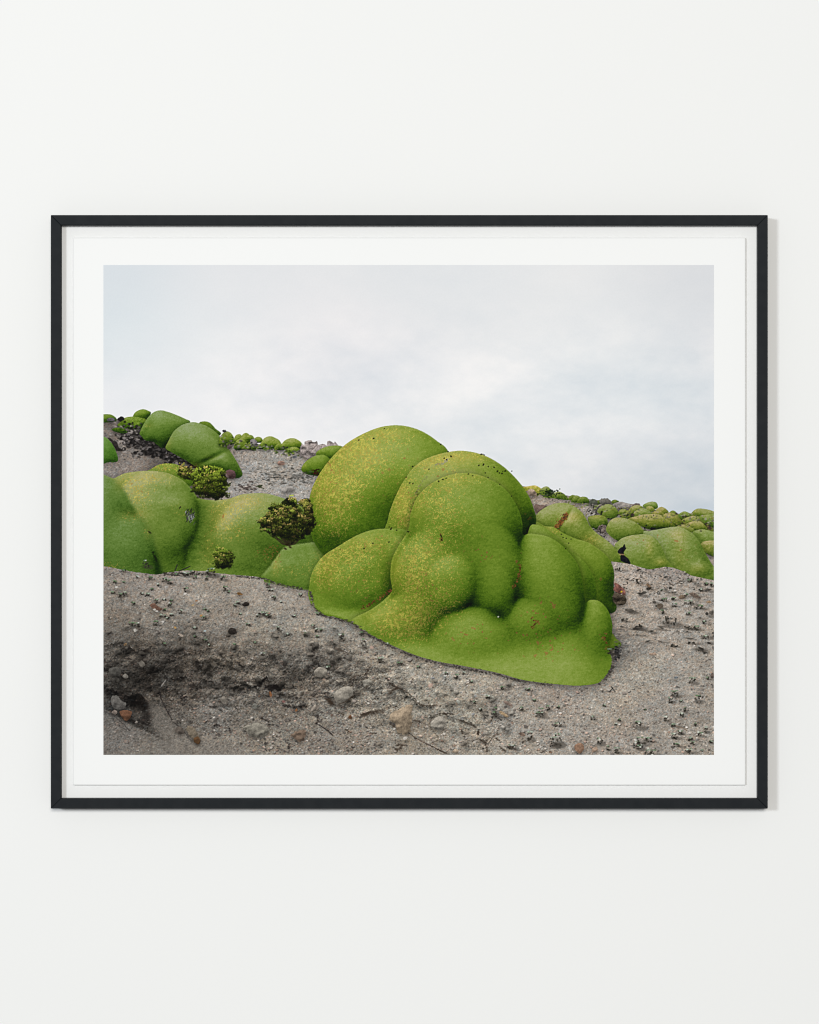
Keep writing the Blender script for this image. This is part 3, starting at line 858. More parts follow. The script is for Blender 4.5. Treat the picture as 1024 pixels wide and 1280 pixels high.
def paint_left_group():
    mound([(178, 594), (190, 586), (199, 581), (211, 579.5), (225, 582.5), (246, 600), (225, 612), (190, 606)], lift=.10, gain=.7, yellow=[(205, 583, 25, 8, .8)], rough=1.3)
    mass = [(112, 586), (122, 589), (131, 594), (138, 597), (143, 598), (150, 594.5), (160, 591), (184, 588.7), (208, 591), (228, 600), (241, 613), (248, 622), (262, 625), (284, 624), (295, 620.5), (307, 617.5), (331, 616.8), (352, 622), (374, 631), (394, 648),
            (400, 676), (390, 700), (360, 722), (332, 722), (300, 730), (230, 732), (160, 730), (112, 728)]
    lob = [(194, 645, 54, 57, 0, 14, 46), (197, 690, 36, 52, 0, 16, 34),
           (333, 668, 66, 53, 0, 8, 48), (306, 688, 46, 52, 0, 6, 34), (345, 708, 60, 30, 0, 16, 26)]
    mound(mass, base=.30, lobes=lob, k=10.0, plane=lambda x, y: .45 * (y - 655) + 9, flat=.9, under=.40, lift=.09, tint=(1.01, .985, 1.28), gain=1.0,
          bumps=[(290, 652, 14, 32, 35, 4), (224, 632, 20, 10, 10, 3)],
          yellow=[(180, 601, 34, 11, .6), (176, 624, 20, 16, .4), (225, 640, 16, 12, .3), (165, 612, 14, 14, .4), (282, 648, 20, 22, .6), (310, 630, 26, 14, .55), (262, 690, 14, 24, .4), (300, 665, 20, 14, .3), (336, 695, 16, 10, .3), (168, 645, 16, 7, .4), (140, 708, 18, 5, .5), (184, 664, 6, 10, .3)],
          warm=[(185, 594, 44, 9, .7), (172, 615, 16, 16, .5), (278, 648, 16, 18, .8), (305, 626, 32, 12, .8), (168, 643, 18, 7, .7), (150, 606, 8, 10, .5), (262, 690, 10, 26, .4)],
          brown=[(180, 608, 20, 12, .3), (340, 690, 16, 10, .4), (276, 650, 10, 12, .45), (158, 620, 6, 14, .4)],
          dark=[(220, 696, 24, 26, -.09, 8), (252, 632, 18, 8, -.12), (170, 690, 60, 16, -.06), (208, 698, 20, 22, -.10), (205, 612, 20, 7, -.06),
                (330, 674, 30, 24, -.20), (354, 690, 34, 12, -.20), (374, 672, 18, 22, -.12), (310, 708, 50, 9, -.10), (255, 668, 6, 20, .02), (253, 700, 10, 20, .05), (180, 600, 40, 10, .05), (302, 632, 26, 10, .05)])
    mound([(108, 588), (120, 588), (130, 593.5), (146, 603), (157, 615), (165, 630), (173, 641), (183, 655), (190, 668), (194, 682), (199, 700), (206, 726), (180, 734), (108, 734)],
          base=.1, lobes=[(106, 656, 68, 66, 0, 10, 44), (144, 700, 54, 60, 0, 26, 34)], k=3.5, flat=.85, under=.4, lift=.0, tint=(.94, .965, 1.4), cast=.16, cast_r=8, feather=2.0,
          yellow=[(166, 646, 16, 7, .5), (140, 708, 18, 5, .6), (184, 664, 6, 10, .4)], warm=[(168, 643, 18, 7, .6), (150, 606, 8, 10, .6), (186, 664, 6, 12, .5)], brown=[(158, 620, 6, 14, .4)],
          dark=[(148, 632, 14, 6, -.10, 36), (165, 700, 42, 16, -.08), (196, 704, 8, 16, -.10, -15)])
    mound([(326, 724), (339, 706), (353.5, 686), (362, 682.5), (374, 680), (396, 678), (416, 684), (424, 700), (424, 725), (390, 737), (362, 734), (345, 730)],
          tint=(.98, .985, 1.25), flat=.6, lift=.08, under=.1, feather=.5, yellow=[(372, 716, 22, 12, .4), (345, 708, 6, 12, .4), (398, 705, 14, 14, .4)], warm=[(345, 704, 5, 14, .8)], brown=[(344, 706, 5, 14, .5)], dark=[(384, 684, 30, 8, -.16), (405, 695, 8, 16, -.12), (372, 694, 20, 8, -.06)])
    for k in range(26):
        g = np.random.default_rng(900 + k)
        stamp(340 + g.normal(0, 8), 690 + g.normal(0, 5), 1, .7, 0, (124, 88, 46), .6)
    stamp(187.5, 665.5, 2.2, 1.0, .6, (26, 24, 14), .9, 1.2)
    stroke([(192, 690), (194, 697), (197, 703)], 1.0, (24, 34, 14), .8, .4)


def paint_main_plant():
    P2 = lambda pts: zo(370, 510, 3.413, pts)
    # the right-hand lobes at the back
    mound([(660, 652), (671, 652), (681, 657.5), (692, 659), (703, 665.6), (718.6, 673), (735, 678), (749, 686.7), (761, 698), (767.5, 714), (767.5, 736), (771, 760), (763, 767), (745, 768), (700, 720), (660, 690)],
          lift=.03, tint=(1.02, 1.0, 1.0), yellow=[(690, 664, 16, 6, .4)], warm=[(688, 662, 14, 5, .4)], brown=[(752, 722, 10, 10, .25)], dark=[(758, 745, 9, 24, -.22), (736, 708, 8, 34, -.10, -30)], flat=.9)
    # back left dome
    mound([(394, 680), (388, 655), (385.5, 638), (389, 615), (398, 595), (414, 573), (433, 555), (455, 542), (478, 533.5), (502, 532), (525, 538), (546, 551), (562, 568), (570, 620), (550, 690), (480, 716), (420, 704)],
          tint=(1.0, 1.0, .95), gain=1.05, flat=1.05, lift=.085, yellow=[(412, 615, 30, 40, 1.0), (450, 565, 34, 24, .95), (432, 600, 34, 40, .7), (490, 545, 40, 10, .5), (420, 660, 20, 16, .35), (500, 590, 40, 40, .22)], warm=[(404, 605, 20, 40, .8), (440, 560, 36, 18, .6), (480, 540, 40, 8, .5)],
          brown=[(410, 600, 24, 40, .35), (508, 572, 14, 12, .4), (478, 600, 30, 30, .25)], dark=[(478, 645, 46, 32, -.28), (496, 612, 18, 44, -.12, 20), (415, 676, 30, 16, -.22), (440, 668, 34, 16, -.12), (484, 600, 14, 50, -.05)])
    # middle dome
    mound([(482, 668), (485, 650), (488, 638), (494.5, 621), (505, 601), (522, 580), (546, 568.6), (575, 563.6), (601.5, 568), (625, 580), (645, 598), (660, 618), (667.4, 636), (670.5, 649), (668, 661), (660, 668), (640, 690), (560, 720), (500, 700)],
          tint=(1.02, 1.0, .98), gain=1.05, flat=1.05, lift=.105, yellow=[(504, 622, 18, 36, .9), (540, 580, 40, 14, .7), (575, 570, 50, 8, .5), (510, 650, 14, 14, .5)], warm=[(500, 625, 14, 30, .7), (545, 574, 50, 10, .6), (598, 570, 30, 6, .5)],
          brown=[(505, 630, 12, 26, .5), (545, 590, 30, 16, .3), (660, 640, 8, 18, .3)], dark=[(660, 652, 12, 18, -.26), (645, 618, 9, 34, -.16, -25), (520, 622, 8, 26, -.12, 20), (500, 655, 12, 10, -.08), (600, 588, 44, 7, -.06, 10)])
    stroke(P2([(620, 240), (635, 230), (650, 215)]), .9, (150, 148, 138), .7, .8)
    stroke(P2([(590, 245), (605, 240), (620, 238)]), .7, (132, 132, 116), .6, .7)
    stroke(P2([(510, 370), (520, 350), (540, 315), (560, 290)]), .6, (128, 120, 96), .6, .8)
    stroke(P2([(495, 440), (505, 410), (525, 375), (515, 355)]), .7, (78, 56, 34), .65, .8)
    # the lobe behind the right one
    mound([(662, 660), (671, 656), (683, 661), (697, 672), (713, 688), (732, 704), (743.5, 725), (746, 748), (744, 775), (725, 770), (690, 730), (660, 690)],
          lift=.05, flat=.8, gain=1.0, dark=[(736, 742, 5, 26, -.18), (722, 714, 5, 26, -.14, -20)])
    # the low lobe on the left
    mound([(386, 746), (386.5, 735), (391, 714), (404, 695.5), (423, 683), (446, 669.5), (466, 662.5), (486, 661), (512, 665), (520, 700), (505, 745), (470, 772), (445, 780), (424, 773), (404, 768.5), (391, 757.5)],
          base=.12, lobes=[(462, 716, 62, 54, -20, 10, 46), (420, 735, 40, 40, -30, 0, 34)], k=5.0, plane=lambda x, y: .62 * (y - 735) + 16 + .25 * (x - 420), flat=.85, lift=.06, under=.3, gain=.95, yellow=[(430, 690, 40, 18, .8), (405, 715, 20, 22, .7), (450, 720, 34, 30, .55), (480, 675, 20, 12, .5)], warm=[(408, 712, 16, 26, .6), (440, 678, 40, 12, .5), (480, 715, 10, 30, .3)],
          brown=[(470, 680, 26, 20, .3), (450, 735, 36, 20, .25)], dark=[(484, 722, 9, 26, -.22), (466, 746, 20, 8, -.10, -30), (480, 690, 12, 20, -.08), (412, 756, 34, 12, .14, 25)], bumps=[(430, 725, 34, 12, -35, 3)])
    # tongue at the right foot
    mound([(758, 786), (764, 790), (770, 797), (777, 805.5), (771, 810), (760, 813)], lift=.08, flat=.5)
    # the front mass
    F = [(510.5, 662), (513.6, 642), (522, 621), (540, 604), (563, 593.5), (587, 591.5), (610, 598), (631, 611), (645, 630), (652.5, 650), (654, 668), (664, 667), (688, 672), (708, 687), (723, 707), (729, 731), (732, 752), (738, 750), (749, 751.5),
         (760, 763), (765.5, 780), (764, 798), (761, 810), (764.5, 822), (764.5, 832), (757, 845), (747, 854), (723, 857), (699, 855.5), (674, 853), (650, 849), (622, 841), (580, 832.5), (546, 826.5), (517, 818), (487.6, 805.5), (462, 792.5),
         (440, 776), (462, 763), (480, 750), (490, 738), (488.2, 721), (490, 700), (498, 683)]
    lob = [(582, 662, 73, 72, 0, 0, 68),          # head
           (546, 731, 58, 76, 8, 18, 58),         # body on the left
           (606, 716, 54, 62, 0, 24, 48),         # body on the right
           (565, 730, 31, 36, 0, 51, 31),         # two bulges on the body
           (617, 743, 28, 36, 0, 40, 30),
           (590, 811, 54, 52, 6, 46, 46),         # bulge in the skirt
           (508, 784, 54, 40, -25, 36, 34),
           (686, 736, 47, 72, -10, 14, 54),       # right lobe
           (658, 784, 42, 36, 12, 30, 39),        # bump below it
           (742, 794, 26, 46, 0, 6, 38)]         # far right lobe
    mound(F, base=.12, lobes=lob, k=9.0, flat=.95, lift=.02, gain=1.0, under=.55, cast=.55, cast_r=9,
          plane=lambda x, y: 2 + .52 * (y - 716) + .0030 * np.maximum(0, y - 716) ** 2 - .010 * np.maximum(0, x - 690) ** 2 - .25 * np.maximum(0, 520 - x),
          yellow=[(515, 715, 20, 34, .9), (520, 770, 44, 30, .8), (545, 620, 30, 24, .7), (590, 598, 34, 10, .45), (545, 690, 34, 30, .6), (500, 785, 30, 16, .8), (560, 650, 36, 30, .35), (560, 740, 24, 26, .4)],
          warm=[(494, 715, 10, 34, .8), (522, 630, 12, 26, .6), (560, 600, 30, 10, .5), (520, 745, 30, 30, .35), (600, 595, 30, 6, .4), (470, 770, 30, 12, .5)],
          brown=[(590, 790, 26, 16, .75), (665, 800, 40, 16, .7), (680, 765, 22, 16, .6), (648, 715, 8, 26, .6), (606, 690, 20, 14, .45), (700, 812, 34, 12, .5), (752, 800, 10, 16, .6), (530, 740, 30, 30, .35), (580, 640, 40, 30, .12)],
          dark=[(604, 678, 44, 11, -.08, 8), (620, 768, 16, 9, -.14), (594, 728, 9, 26, -.06), (612, 742, 34, 32, -.08), (555, 706, 26, 10, .05, -20), (640, 680, 10, 30, -.06), (651, 694, 4.5, 24, -.16, 4), (690, 792, 32, 8, -.10, -14), (728, 775, 5, 24, -.14), (745, 815, 8, 10, -.06, 30)])
    g = np.random.default_rng(77)
    # dry brown litter caught in the folds
    for path, n in (([(490, 737), (480, 745), (466, 753), (452, 762)], 70), ([(652, 700), (650, 715), (646, 728), (640, 738)], 34), ([(551, 668), (553, 676)], 14), ([(663, 771), (672, 778), (664, 786)], 26), ([(758, 790), (756, 800), (760, 810)], 14)):
        p = np.asarray(path, float)
        for k in range(n):
            t = g.uniform(0, len(p) - 1.001)
            q = p[int(t)] + (p[int(t) + 1] - p[int(t)]) * (t % 1) + g.normal(0, 1.0, 2)
            stamp(q[0], q[1], g.uniform(.6, 1.2), g.uniform(.45, .9), g.uniform(-1, 1), np.array([[96, 52, 32], [130, 78, 50], [64, 40, 24]][g.integers(3)]), .75)
    # bird droppings and black bits on the domes
    for x, y in P2([(332, 130), (378, 88), (268, 137), (500, 250), (567, 262), (645, 222), (663, 206), (632, 216), (797, 200), (790, 198), (803, 202), (780, 246), (798, 245), (803, 240), (820, 250), (808, 280), (868, 276), (882, 272), (893, 268), (878, 280),
                    (920, 270), (860, 270), (488, 320), (500, 322), (470, 296), (398, 508), (410, 512), (430, 520), (404, 518), (398, 575), (190, 602), (328, 578), (290, 600), (610, 312), (628, 306), (640, 300), (735, 282), (755, 288), (920, 378),
                    (820, 296), (870, 326), (480, 528), (618, 545), (623, 550), (622, 562), (95, 285), (138, 232), (845, 255), (620, 155), (650, 188)]):
        r = g.uniform(.75, 1.35)
        stamp(x + g.normal(0, .3), y + g.normal(0, .3), r, r * .8, g.uniform(-1, 1), np.array([28, 26, 16]) * g.uniform(.5, 1.3), .92)
    for x, y in ((707, 686), (711, 679), (704, 672), (708, 673), (714, 674), (702, 668), (623, 771)):
        stamp(x, y, .9, .75, 0, (34, 34, 20) if y < 760 else (214, 216, 200), .9)


def paint_bushes():
    bush([(231, 590, 7, 7), (238, 593, 6, 8)], 41, n=210, brownish=.35, tip=(132, 132, 60))
    bush([(251, 597, 12, 10), (266, 592, 11, 9), (275, 602, 11, 11), (262, 606, 16, 12), (270, 615, 13, 9), (250, 611, 9, 8)], 42, n=330, leaf=1.65, tip=(142, 162, 54), mid=(84, 108, 28), brownish=.10)
    g = np.random.default_rng(50)
    for k in range(26):
        a = g.uniform(.2, 2.9)
        L = g.uniform(8, 26)
        stroke([(362, 682), (362 - math.cos(a) * L * .5, 682 - math.sin(a) * L * .45), (362 - math.cos(a) * L, 676 - math.sin(a) * L * .8)], .55, (48, 42, 30), .8)
    for k in range(9):
        x = g.uniform(330, 350)
        stroke([(x, 662 + g.normal(0, 2)), (x + 9, 668 + g.normal(0, 2)), (360, 679)], .5, (44, 40, 28), .8, .1)
    bush([(382, 629, 6, 7), (386, 638, 5, 8), (388, 650, 5, 8)], 43, n=170, leaf=1.45, brownish=.45, tip=(146, 142, 70))
    bush([(345, 640, 13, 9), (362, 631, 13, 9), (335, 653, 11, 8), (352, 652, 18, 11), (370, 648, 13, 12), (378, 660, 12, 13), (362, 667, 15, 9), (347, 664, 9, 6)], 44, n=270, leaf=1.5, tip=(148, 158, 66), mid=(80, 100, 32), brownish=.26)
    bush([(276, 694, 8, 8), (284, 697, 9, 9), (279, 704, 9, 7)], 45, n=300, leaf=1.35, tip=(116, 136, 48), mid=(62, 82, 24), brownish=.15)
    for x, y in ((359, 681), (363, 684), (357, 686)):
        stamp(x, y, 2.0, 1.2, .5, (36, 26, 16), .8, 1.2)
    # dead grey twig
    for k in range(60):
        x, y = 237 + g.normal(0, 3.0), 644 + g.normal(0, 4.6)
        v = g.choice([24, 40, 64, 120, 158])
        stamp(x, y, g.uniform(1.0, 2.6), g.uniform(.35, .6), g.uniform(-1.9, -.6), (v, v, v * 1.06), .85)
    stamp(225.5, 634.5, 1.8, .8, -1.0, (30, 28, 22), .9)
    for a, b in (((222, 706), (219, 714)), ((238, 708), (229, 712)), ((234, 710), (224, 714))):
        stroke([a, b], .7, (44, 44, 42), .85)


def paint_foreground():
    g = np.random.default_rng(60)
    A = lambda pts: zo(128, 710, 7.314, pts)
    B = lambda pts: zo(268, 720, 6.827, pts)
    C = lambda pts: zo(740, 820, 6.693, pts)
    D = lambda pts: zo(550, 840, 6.827, pts)
    E = lambda pts: zo(760, 700, 7.7, pts)
    K = lambda pts: zo(410, 780, 6.827, pts)
    # dark seam where the cushions meet the soil
    for path, w in (([(388, 738), (392, 757), (404, 769), (424, 774), (441, 778), (462, 794), (487, 807), (517, 820), (546, 828), (580, 835), (622, 843), (650, 851)], 1.1), ([(650, 851), (690, 856)], .8), ([(296, 720), (330, 723), (346, 729), (378, 736)], .9),
                    ([(748, 856), (759, 846), (766, 834), (767, 822), (764, 812)], 1.3)):
        p = np.asarray(path, float)
        for a, b in zip(p[:-1], p[1:]):
            for k in range(int(np.hypot(*(b - a)) * 1.6)):
                q = a + (b - a) * g.uniform() + g.normal(0, .8, 2) + (0, .6)
                stamp(q[0], q[1], g.uniform(.6, 1.8) * w, g.uniform(.4, .9) * w, g.uniform(-.4, .8), (58, 54, 50) if g.uniform() < .75 else (122, 114, 106), .7)
    for k in range(120):
        q = np.array([205 + g.uniform(0, 60), 717.5 + g.normal(0, 1.3)])
        stamp(q[0], q[1], g.uniform(.6, 1.8), g.uniform(.4, .8), 0, (50, 46, 42), .7)
    for k in range(90):
        x, y = 769 + abs(g.normal(0, 4)), 815 + g.normal(0, 5)
        v = g.choice([22, 34, 52, 96])
        stamp(x, y, g.uniform(.7, 1.8), g.uniform(.5, 1.1), .3, (v, v, v * 1.02), .85)
    for k in range(130):
        x, y = 768 + abs(g.normal(0, 10)), 800 + g.normal(0, 14)
        stamp(x, y, g.uniform(.8, 2.2), g.uniform(.4, .8), .2, (82, 78, 76), .4, 1.2)
    # dark rock with a pink cap beside the right lobe
    stone(E([(55, 250), (80, 215), (130, 250), (165, 300), (160, 345), (100, 320), (60, 300)]), (150, 102, 92), tex=1.4)
    stone(E([(45, 360), (60, 320), (110, 320), (165, 350), (178, 410), (130, 432), (70, 425)]), (88, 78, 66), tex=2)
    stamp(777, 739.6, 1.3, 1.1, 0, (196, 166, 52), .9)
    # black animal-shaped stump among the far cushions
    T = lambda pts: zo(773, 620, 8.533, pts)
    for q in ([(-8, 590), (10, 565), (30, 548), (45, 545), (62, 512), (72, 520), (76, 548), (90, 552), (74, 576), (58, 600), (62, 632), (30, 640), (20, 618), (-4, 612)], [(18, 640), (62, 632), (108, 668), (132, 712), (126, 730), (70, 716), (26, 694)]):
        poly = np.asarray(T(q), float)
        sl = window(poly)
        e = cover(poly, sl)[..., None]
        IMG[sl] += e * (np.array([26, 26, 32], np.float32) + 9 * FUZZ2[sl][..., None] - IMG[sl])
    stroke(T([(14, 622), (62, 627)]), .55, (176, 142, 104), .85)
    # --- rosettes on the left bank
    for x, y, w, h in ((115, 130, 5.5, 3.6), (200, 130, 4, 3.5), (322, 85, 4, 5), (445, 95, 6, 6), (570, 110, 7, 6), (620, 130, 5, 6), (518, 155, 4, 4), (455, 195, 5, 3.6), (770, 200, 5, 6), (100, 228, 7, 5), (165, 250, 8, 8), (210, 238, 5, 6), (290, 328, 6, 6), (365, 235, 4, 3),
                       (415, 245, 4, 3), (495, 305, 4.5, 5), (620, 340, 5, 6), (570, 385, 5, 4), (720, 400, 6, 5), (635, 300, 4, 3), (570, 288, 4, 2), (930, 460, 5, 5), (940, 378, 5, 2.6), (970, 395, 4, 3), (850, 555, 5, 3.4), (945, 672, 6, 5), (575, 700, 5, 4), (490, 505, 5, 5),
                       (310, 525, 8, 6), (265, 515, 4, 4), (555, 440, 6, 3), (635, 430, 4, 3), (760, 62, 7, 4), (825, 42, 6, 6), (850, 85, 7, 6), (955, 95, 4, 7), (1000, 40, 8, 9), (965, 40, 5, 8), (680, 60, 8, 4), (600, 460, 3, 3), (985, 705, 4, 4), (850, 630, 4, 3)):
        q = A([(x, y)])[0]
        clump(q[0], q[1], w * .8, h * .75, int(x * 7 + y), True)
    stone(A([(440, 345), (470, 320), (510, 345), (548, 372), (530, 392), (490, 378)]), (142, 108, 92))
    stone(A([(695, 605), (712, 596), (742, 618), (730, 632)]), (214, 196, 180))
    stone(A([(570, 175), (590, 160), (606, 175), (590, 190)]), (218, 212, 206))
    stone(A([(285, 565), (305, 555), (322, 572), (300, 588)]), (198, 192, 184))
    stone(A([(195, 700), (215, 685), (228, 697), (210, 712)]), (190, 156, 118))
    for x, y, c in ((862, 300, (150, 112, 82)), (905, 435, (176, 132, 80)), (668, 545, (180, 140, 84)), (480, 380, (206, 200, 192)), (500, 395, (196, 190, 184)), (555, 492, (210, 204, 198)), (940, 575, (170, 184, 188)), (760, 236, (212, 206, 200)), (130, 175, (206, 204, 200)), (830, 340, (176, 150, 112))):
        q = A([(x, y)])[0]
        stamp(q[0], q[1], 1.8, 1.2, g.uniform(-.5, .5), c, .85)
    for x, y, w, h in ((75, 20, 7, 6), (95, 110, 6, 7), (125, 140, 5, 4), (485, 120, 6, 3.4), (465, 85, 4, 4), (510, 190, 4.5, 5), (572, 222, 5, 3), (178, 252, 4, 4), (205, 232, 4, 3), (375, 340, 7, 7), (440, 330, 9, 8), (405, 325, 6, 5), (465, 345, 7, 5), (680, 345, 5, 4), (550, 455, 5, 7),
                       (778, 498, 5, 6), (845, 432, 4, 4), (875, 465, 5, 5), (912, 462, 5, 5), (885, 518, 6, 4), (885, 325, 5, 3), (735, 165, 4, 4), (625, 500, 5, 3), (290, 415, 3, 3), (975, 785, 6, 5), (345, 570, 4, 3), (172, 590, 4, 4), (415, 668, 3, 3), (222, 325, 4, 3)):
        q = B([(x, y)])[0]
        clump(q[0], q[1], w * .85, h * .8, int(x * 5 + y * 3), True)
    for q, c in ((B([(240, 240), (275, 222), (300, 235), (290, 255), (250, 258)]), (62, 56, 52)), (B([(118, 480), (145, 440), (180, 455), (195, 485), (150, 500)]), (60, 54, 50)), (B([(195, 145), (220, 140), (248, 160), (210, 162)]), (186, 140, 88)), (B([(500, 415), (520, 405), (545, 420), (520, 432)]), (202, 196, 188))):
        stone(q, c)
    stroke(B([(760, 470), (780, 468), (795, 485)]), .6, (222, 220, 214), .9)
    # --- the undercut: hollows, stones, roots
    U = lambda pts: zo(128, 820, 6.827, pts)
    V = lambda pts: zo(268, 825, 6.827, pts)
    for path, n, w, al in ((U([(20, 300), (90, 310), (150, 320), (230, 350), (300, 330)]), 120, 4.0, .14), (U([(250, 380), (320, 400), (380, 460), (390, 560)]), 150, 7.0, .12), (U([(220, 540), (300, 560), (400, 580)]), 80, 2.6, .25), (U([(10, 130), (60, 120)]), 34, 1.5, .5),
                           (V([(130, 245), (170, 240), (200, 235), (260, 210), (310, 232), (380, 220), (410, 180), (450, 150)]), 120, 1.1, .75), (V([(440, 235), (500, 230), (560, 245)]), 90, 2.6, .6), (V([(480, 260), (520, 220), (550, 230)]), 60, 1.8, .7), (V([(720, 400), (775, 375)]), 24, 1.1, .7),
                           (V([(800, 110), (840, 40), (890, -60)]), 46, 1.3, .5), (V([(800, 160), (900, 150), (960, 160)]), 30, 1.0, .5), (V([(880, 470), (890, 520), (870, 545)]), 26, 1.0, .7), (V([(830, 300), (880, 285), (960, 280)]), 30, 1.0, .45), (V([(580, 390), (640, 400), (700, 395)]), 30, 1.3, .4),
                           (U([(660, 340), (690, 370), (720, 350)]), 36, 1.7, .5), (U([(560, 0), (640, 20)]), 30, 1.5, .4), (V([(10, 60), (50, 80)]), 20, 1.4, .5), (V([(200, 20), (260, 80)]), 34, 1.7, .5), (V([(0, 560), (40, 555)]), 24, 1.2, .7), (V([(120, 550), (140, 620)]), 22, 1.0, .5),
                           (V([(630, 700), (640, 760)]), 22, 1.0, .6), (V([(400, 500), (460, 520), (480, 580)]), 40, 1.8, .4)):
        p = np.asarray(path, float)
        for k in range(n):
            t = g.uniform(0, len(p) - 1.001)
            q = p[int(t)] + (p[int(t) + 1] - p[int(t)]) * (t % 1) + g.normal(0, w * .55, 2)
            stamp(q[0], q[1], g.uniform(.5, 1.3) * max(w * .6, .8), g.uniform(.4, .9) * max(w * .5, .7), g.uniform(-.6, .6), (30, 27, 26), al, 1.1)
    for path, w in ((U([(490, 300), (505, 370), (550, 460), (600, 550), (640, 590), (690, 630), (730, 690), (770, 730)]), .75), (U([(20, 470), (100, 510), (180, 580), (240, 640)]), .8), (V([(890, 550), (950, 590), (1010, 640)]), .75), (V([(180, 400), (200, 430)]), .6), (U([(140, 590), (220, 640)]), .5)):
        stroke(path, w, (44, 40, 40), .85, .15)
    stroke(U([(500, 265), (525, 230), (550, 198)]), .6, (158, 152, 148), .8)
    gravel(UND, 5200, (806, 942), 0.75, 35, 0.3, (X0, 470))
    for path, depth, dark in (([(287, 861), (297, 859), (306, 856), (313, 859), (324, 857), (328, 851), (334, 847), (341, 853)], 10, .62), ([(128, 863), (141, 862), (150, 866), (162, 870), (172, 867), (180, 871), (188, 880)], 24, .5),
                              ([(192, 846), (206, 842), (218, 848), (232, 846), (246, 852), (262, 850), (278, 858)], 9, .45), ([(383, 849), (395, 843), (409, 847), (420, 850), (434, 853)], 6, .4), ([(483, 847), (498, 859), (515, 871), (526, 881), (536, 882.5), (546, 881)], 7, .5),
                              ([(435, 852), (457, 843), (463, 834)], 6, .4), ([(598, 923), (613, 922), (623, 917)], 5, .5), ([(570, 898), (585, 904), (597, 910)], 6, .45), ([(128, 806), (145, 803), (158, 808), (175, 812), (192, 808)], 9, .4), ([(352, 880), (366, 884), (383, 879)], 6, .45),
                              ([(215, 822), (232, 818), (250, 824), (268, 821), (290, 828)], 8, .35), ([(300, 832), (318, 828), (336, 833), (352, 829)], 7, .35), ([(400, 872), (416, 868), (430, 874), (446, 870)], 6, .4), ([(440, 892), (458, 888), (474, 893), (488, 888)], 6, .4), ([(345, 868), (362, 866), (378, 871)], 7, .35)):
        p = np.asarray(path, float)
        sl = window(np.vstack([p, p + (0, depth)]), 6)
        xs = GX[sl[1]]
        yp = np.interp(xs, p[:, 0], p[:, 1]) + np.interp(xs, np.arange(120, 900, 2.2), g.normal(0, 1.3, 355)) + np.interp(xs, np.arange(120, 900, 7), g.normal(0, 1.8, 112))
        ends = np.clip(np.minimum(xs - p[0, 0], p[-1, 0] - xs) / 7, 0, 1)
        d = MY[sl] - yp[None, :]
        a = np.where(d > 0, np.clip(1 - d / depth, 0, 1) * np.clip(d / .9, 0, 1), 0) * ends[None, :] * dark * (1 + .5 * FUZZ2[sl])
        b = np.where(d <= 0, np.exp(d / 2.2), 0) * ends[None, :] * .16
        IMG[sl] *= (1 - np.clip(a, 0, .9) + b)[..., None]
    for k in range(1000):
        if k < 700:
            x, y = g.uniform(130, 430), g.normal(838, 24)
        else:
            x, y = g.uniform(430, 640), 0
            y = 850 + (x - 430) * .22 + g.normal(0, 18)
        j, i = int((y - Y0) * S), int((x - X0) * S)
        if not (8 <= j < PH - 8 and 8 <= i < PW - 8) or y > 935 or SOLIDPLANT[j, i] > .1:
            continue
        r = min(1.15 * g.lognormal(0, .5), 3.2)
        c = IMG[j - 4:j + 5, i - 4:i + 5].mean((0, 1)) * g.uniform(.88, 1.34)
        q = np.asarray(ell(x, y, r * 1.5, r, 5, g.uniform(-.6, .6), .35))
        stone(q, np.clip(c, 34, 185), flat=1.1, cast=.6, tex=1.0, con=.62, cut=True)
    floor = np.asarray([(125, 883), (138, 890), (152, 899), (166, 907), (182, 914), (205, 926), (240, 946), (125, 946)], float)
    sl = window(floor, 20)
    m = np.clip(blur(cover(floor, sl), 1) + .35 * FUZZ2[sl] * blur(cover(floor, sl), 2), 0, 1)
    near_edge = np.clip(blur(np.roll(m, -int(7 * S), 0), 6) - m, 0, 1)
    IMG[sl] *= (1 - .45 * near_edge * (MX[sl] < 215))[..., None]
    IMG[sl] += m[..., None] * (np.clip(IMG[sl] * .62 + np.array([48, 46, 44], np.float32) * (1 + .10 * STREAK[sl] + .05 * DOT[sl])[..., None], 0, 255) - IMG[sl])
    chute = np.asarray([(186, 876), (196, 880), (210, 897), (226, 912), (250, 922), (300, 934), (300, 946), (215, 946), (200, 922), (190, 900)], float)
    sl = window(chute, 20)
    m = blur(cover(chute, sl), 4)[..., None] * .6
    IMG[sl] += m * (np.array([124, 118, 111], np.float32) * (1 + .07 * STREAK[sl] + .07 * DOT[sl])[..., None] - IMG[sl])
